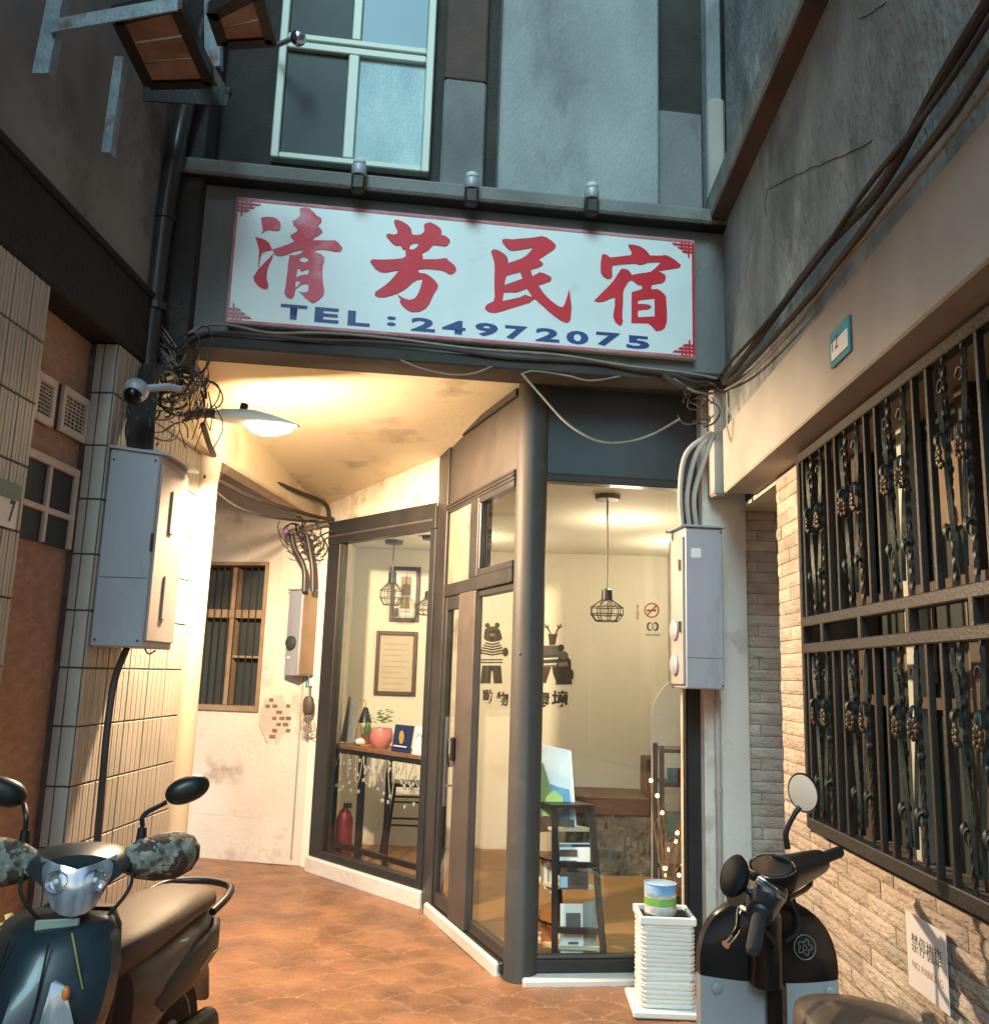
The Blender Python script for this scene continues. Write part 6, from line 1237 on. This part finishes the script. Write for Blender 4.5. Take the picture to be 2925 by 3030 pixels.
# leg shield: wide shell, black above and grey below
def shield(z0_, z1_, name, m_, off=0, nz=12, prof=None):
    R = []
    for i in range(nz+1):
        z = z0_+(z1_-z0_)*i/nz; k = (z-.30)/.56
        hw = prof(z); R.append([S2.w(1.44+.02*k-.03*math.cos(a)*math.cos(a)*0+off+.055*(abs(math.cos(a))**2)+(.035 if math.sin(a) > 0 else 0), hw*math.cos(a), z) for a in [2*math.pi*j/28 for j in range(28)]])
    return MB().loft(R).build(name, M[m_], t, True)
def prof(z):
    if z > .60: u = (z-.60)/.235; return .218*math.sqrt(max(0, 1-(u)**2.6))**1.0+.002 if u < 1 else .002
    return .218+.012*(.60-z)
shield(.595, .832, 'leg_shield', 'blackgloss', 0, 14, prof); shield(.26, .5935, 'lower_panel', 'grey_panel', 0, 6, prof)
MB().box((1.395, 1.445), (-.03, .03), (.47, .62), S2, .02).build('key_column', M['blackgloss'], t)
for v in (-.165, .185): MB().lathe([(.017, 0), (.017, .003), (.014, .005)], S2.w(1.478-.0, v, .565), 18, -S2.e).build('screw_cap', M['grey_panel'], t, True)
M['emblem_grey'] = mat('emblem_grey', (.16, .16, .17), .4)
# round flower emblem on the shield: ring, petals and a little house shape
ec = S2.w(1.437, .095, .705)
def ecp(x, z, o=.0): return ec+S2.n*x+V((0, 0, z))-S2.e*o
b = MB().tube([ecp(.033*math.cos(a), .036*math.sin(a), .002) for a in [2*math.pi*k/28 for k in range(29)]], .0016, 5); b.build('emblem', M['emblem_grey'], t)
b = MB().tube([ecp((.019+.005*math.cos(5*a))*math.cos(a), (.019+.005*math.cos(5*a))*math.sin(a), .002) for a in [2*math.pi*k/40 for k in range(41)]], .0016, 5); b.build('emblem', M['emblem_grey'], t)
b = MB().tube([ecp(x, z, .002) for x, z in ((-.005, -.008), (-.005, .002), (0, .008), (.005, .002), (.005, -.008), (-.005, -.008))], .0014, 5); b.build('emblem', M['emblem_grey'], t)
def PS(x, y, Y): return PY(x, y, Y*1.08)
# steering head and dash, turned to the left
HB2 = S2.sub(1.19, -.145, 0, -.62)          # e forward of the bars, n to their right
D = HB2
MB().tube([S2.w(1.42, -.03, .60), S2.w(1.40, -.03, .80), D.w(.10, .08, .88)], [.05, .045, .04], 14).build('steering_column', M['blackgloss'], t, True)
gl_, gr_ = PS(2246, 2705, 2.30), PS(2420, 2545, 2.74); gle, gre = PS(2226, 2818, 2.11), PS(2486, 2520, 2.86)
dc = PS(2285, 2585, 2.48)
R = []
bx = (gr_-gl_).normalized(); bf = V((-bx.y, bx.x, 0)).normalized()
# dash pod: an oval bowl
cw = MB(); R = []
for (d, k_) in ((-.055, .55), (-.035, .85), (0, 1.0), (.02, .97), (.03, .88)):
    nn_ = (V((-.20, -.62, .75))).normalized(); xa_ = bx; ya_ = nn_.cross(xa_).normalized()
    R.append([dc+nn_*d+xa_*math.cos(a)*.112*k_+ya_*math.sin(a)*.066*k_ for a in [2*math.pi*k/28 for k in range(28)]])
cw.loft(R).build('dashboard', M['black_matte'], t, True)
MB().tube([dc+nn_*.03+xa_*math.cos(a)*.100+ya_*math.sin(a)*.058 for a in [2*math.pi*k/32 for k in range(33)]], .003, 6).build('dash_trim', M['chrome'], t, True)
# bar covers and grips
def sleeve(a, b, r0_, r1_, name, m_): return MB().tube([a, a.lerp(b, .3), a.lerp(b, .7), b], [r0_, (r0_*2+r1_)/3, (r0_+2*r1_)/3, r1_], 16).build(name, M[m_], t, True)
sleeve(dc+bx*.05-V((0, 0, .02)), gr_-V((0, 0, .005)), .055, .036, 'bar_cover', 'black'); sleeve(dc-bx*.05-V((0, 0, .03)), gl_, .055, .034, 'bar_cover', 'black')
for a, b in ((gr_, gre), (gl_, gle)):
    d = (b-a); MB().tube([a, a+d*.05, a+d*.5, a+d*.92, b], [.020, .017, .018, .018, .010], 14).build('grip', M['rubber'], t, True)
    MB().lathe([(.024, -.012), (.027, -.004), (.027, .004), (.020, .010)], a, 16, d).build('switch_ring', M['black'], t, True)
MB().loft([[dc+nn_*(.0305+o_)+xa_*math.cos(a)*.092+ya_*math.sin(a)*.051 for a in [2*math.pi*k/28 for k in range(28)]] for o_ in (0, .002)]).build('dash_glass', M['blackgloss'], t, True)
for q0a, q1a, sag in ((gl_+V((.02, .05, -.01)), S2.w(1.40, -.02, .70), .07), (gr_+V((-.02, .04, -.02)), S2.w(1.42, .03, .72), .09), (dc+V((0, .06, -.03)), S2.w(1.43, .0, .66), .05)): MB().tube(smooth_path([q0a, q0a.lerp(q1a, .3)+V((-.02, .05, .02)), q0a.lerp(q1a, .7)+V((.03, .03, -sag*.3)), q1a]), .006, 7).build('control_cable', M['rubber'], t, True)
MB().lathe([(.012, 0), (.012, .01), (.006, .012)], S2.w(1.39, -.01, .735), 14, -S2.e).build('ignition', M['steel'], t, True); MB().box((1.372, 1.380), (-.018, -.002), (.69, .735), S2, .002).build('key_tag', M['gold'], t)
# brake levers
MB().tube(smooth_path([gl_+V((-.02, .03, .0)), PS(2188, 2690, 2.36), PS(2182, 2745, 2.30), PS(2165, 2775, 2.26), PS(2146, 2796, 2.24)]), [.007]*24+[.011], 8).build('brake_lever', M['chrome'], t, True)
MB().tube(smooth_path([gr_+V((-.0, .03, -.0)), PS(2402, 2582, 2.78), PS(2390, 2625, 2.76), PS(2330, 2660, 2.6)]), .008, 8).build('brake_lever', M['black'], t, True)
MB().tube(smooth_path([dc+bx*-.08+V((0, -.07, -.02)), PS(2240, 2605, 2.36), PS(2320, 2660, 2.34)]), [.012]*12+[.006], 8).build('clutch_bar', M['chrome'], t, True)
# mirrors
m0 = PS(2330, 2512, 2.66); m1_ = PS(2324, 2465, 2.66); m2_ = PS(2345, 2415, 2.66); m3 = PS(2366, 2388, 2.66)
st_ = MB().tube(smooth_path([m0, m1_, m2_, m3]), .009, 10).build('mirror', M['black'], t, True)
mc = PS(2376, 2346, 2.66); fn = V((-.45, -.85, .05)).normalized(); xa_ = V((.80, -.42, .25)).normalized(); xa_ = (xa_-fn*xa_.dot(fn)).normalized(); ya_ = fn.cross(xa_)
R = [[mc+fn*d+xa_*math.cos(a)*.045*k_+ya_*math.sin(a)*.060*k_ for a in [2*math.pi*k/28 for k in range(28)]] for d, k_ in ((-.035, .4), (-.028, .75), (-.012, .96), (0, 1), (.006, .97))]
MB().loft(R).build('mirror_shell', M['blackgloss'], st_, True)
MB().loft([[mc+fn*d+xa_*math.cos(a)*.041*k_+ya_*math.sin(a)*.055*k_ for a in [2*math.pi*k/28 for k in range(28)]] for d, k_ in ((.0055, 1), (.0075, .98))]).build('mirror_glass', M['chrome'], st_, True)
n0, n1 = PS(2240, 2640, 2.36), PS(2200, 2630, 2.36); st_ = MB().tube(smooth_path([n0, PS(2215, 2640, 2.36), n1]), .008, 8).build('mirror', M['black'], t, True)
mc = PS(2168, 2590, 2.36); fn = V((-.72, -.35, .55)).normalized(); xa_ = V((.45, -.1, -.85)).normalized(); xa_ = (xa_-fn*xa_.dot(fn)).normalized(); ya_ = fn.cross(xa_)
R = [[mc+fn*d+xa_*math.cos(a)*.062*k_+ya_*math.sin(a)*.046*k_ for a in [2*math.pi*k/28 for k in range(28)]] for d, k_ in ((-.03, .4), (-.022, .8), (-.008, .97), (0, 1), (.010, .8), (.016, .4))]
MB().loft(R).build('mirror_shell', M['black_matte'], st_, True)
MB().loft([[mc-fn*.031+xa_*math.cos(a)*.028+ya_*math.sin(a)*.009 for a in [2*math.pi*k/20 for k in range(20)]], [mc-fn*.033+xa_*math.cos(a)*.026+ya_*math.sin(a)*.008 for a in [2*math.pi*k/20 for k in range(20)]]]).build('mirror_glass', M['chrome'], st_, True)
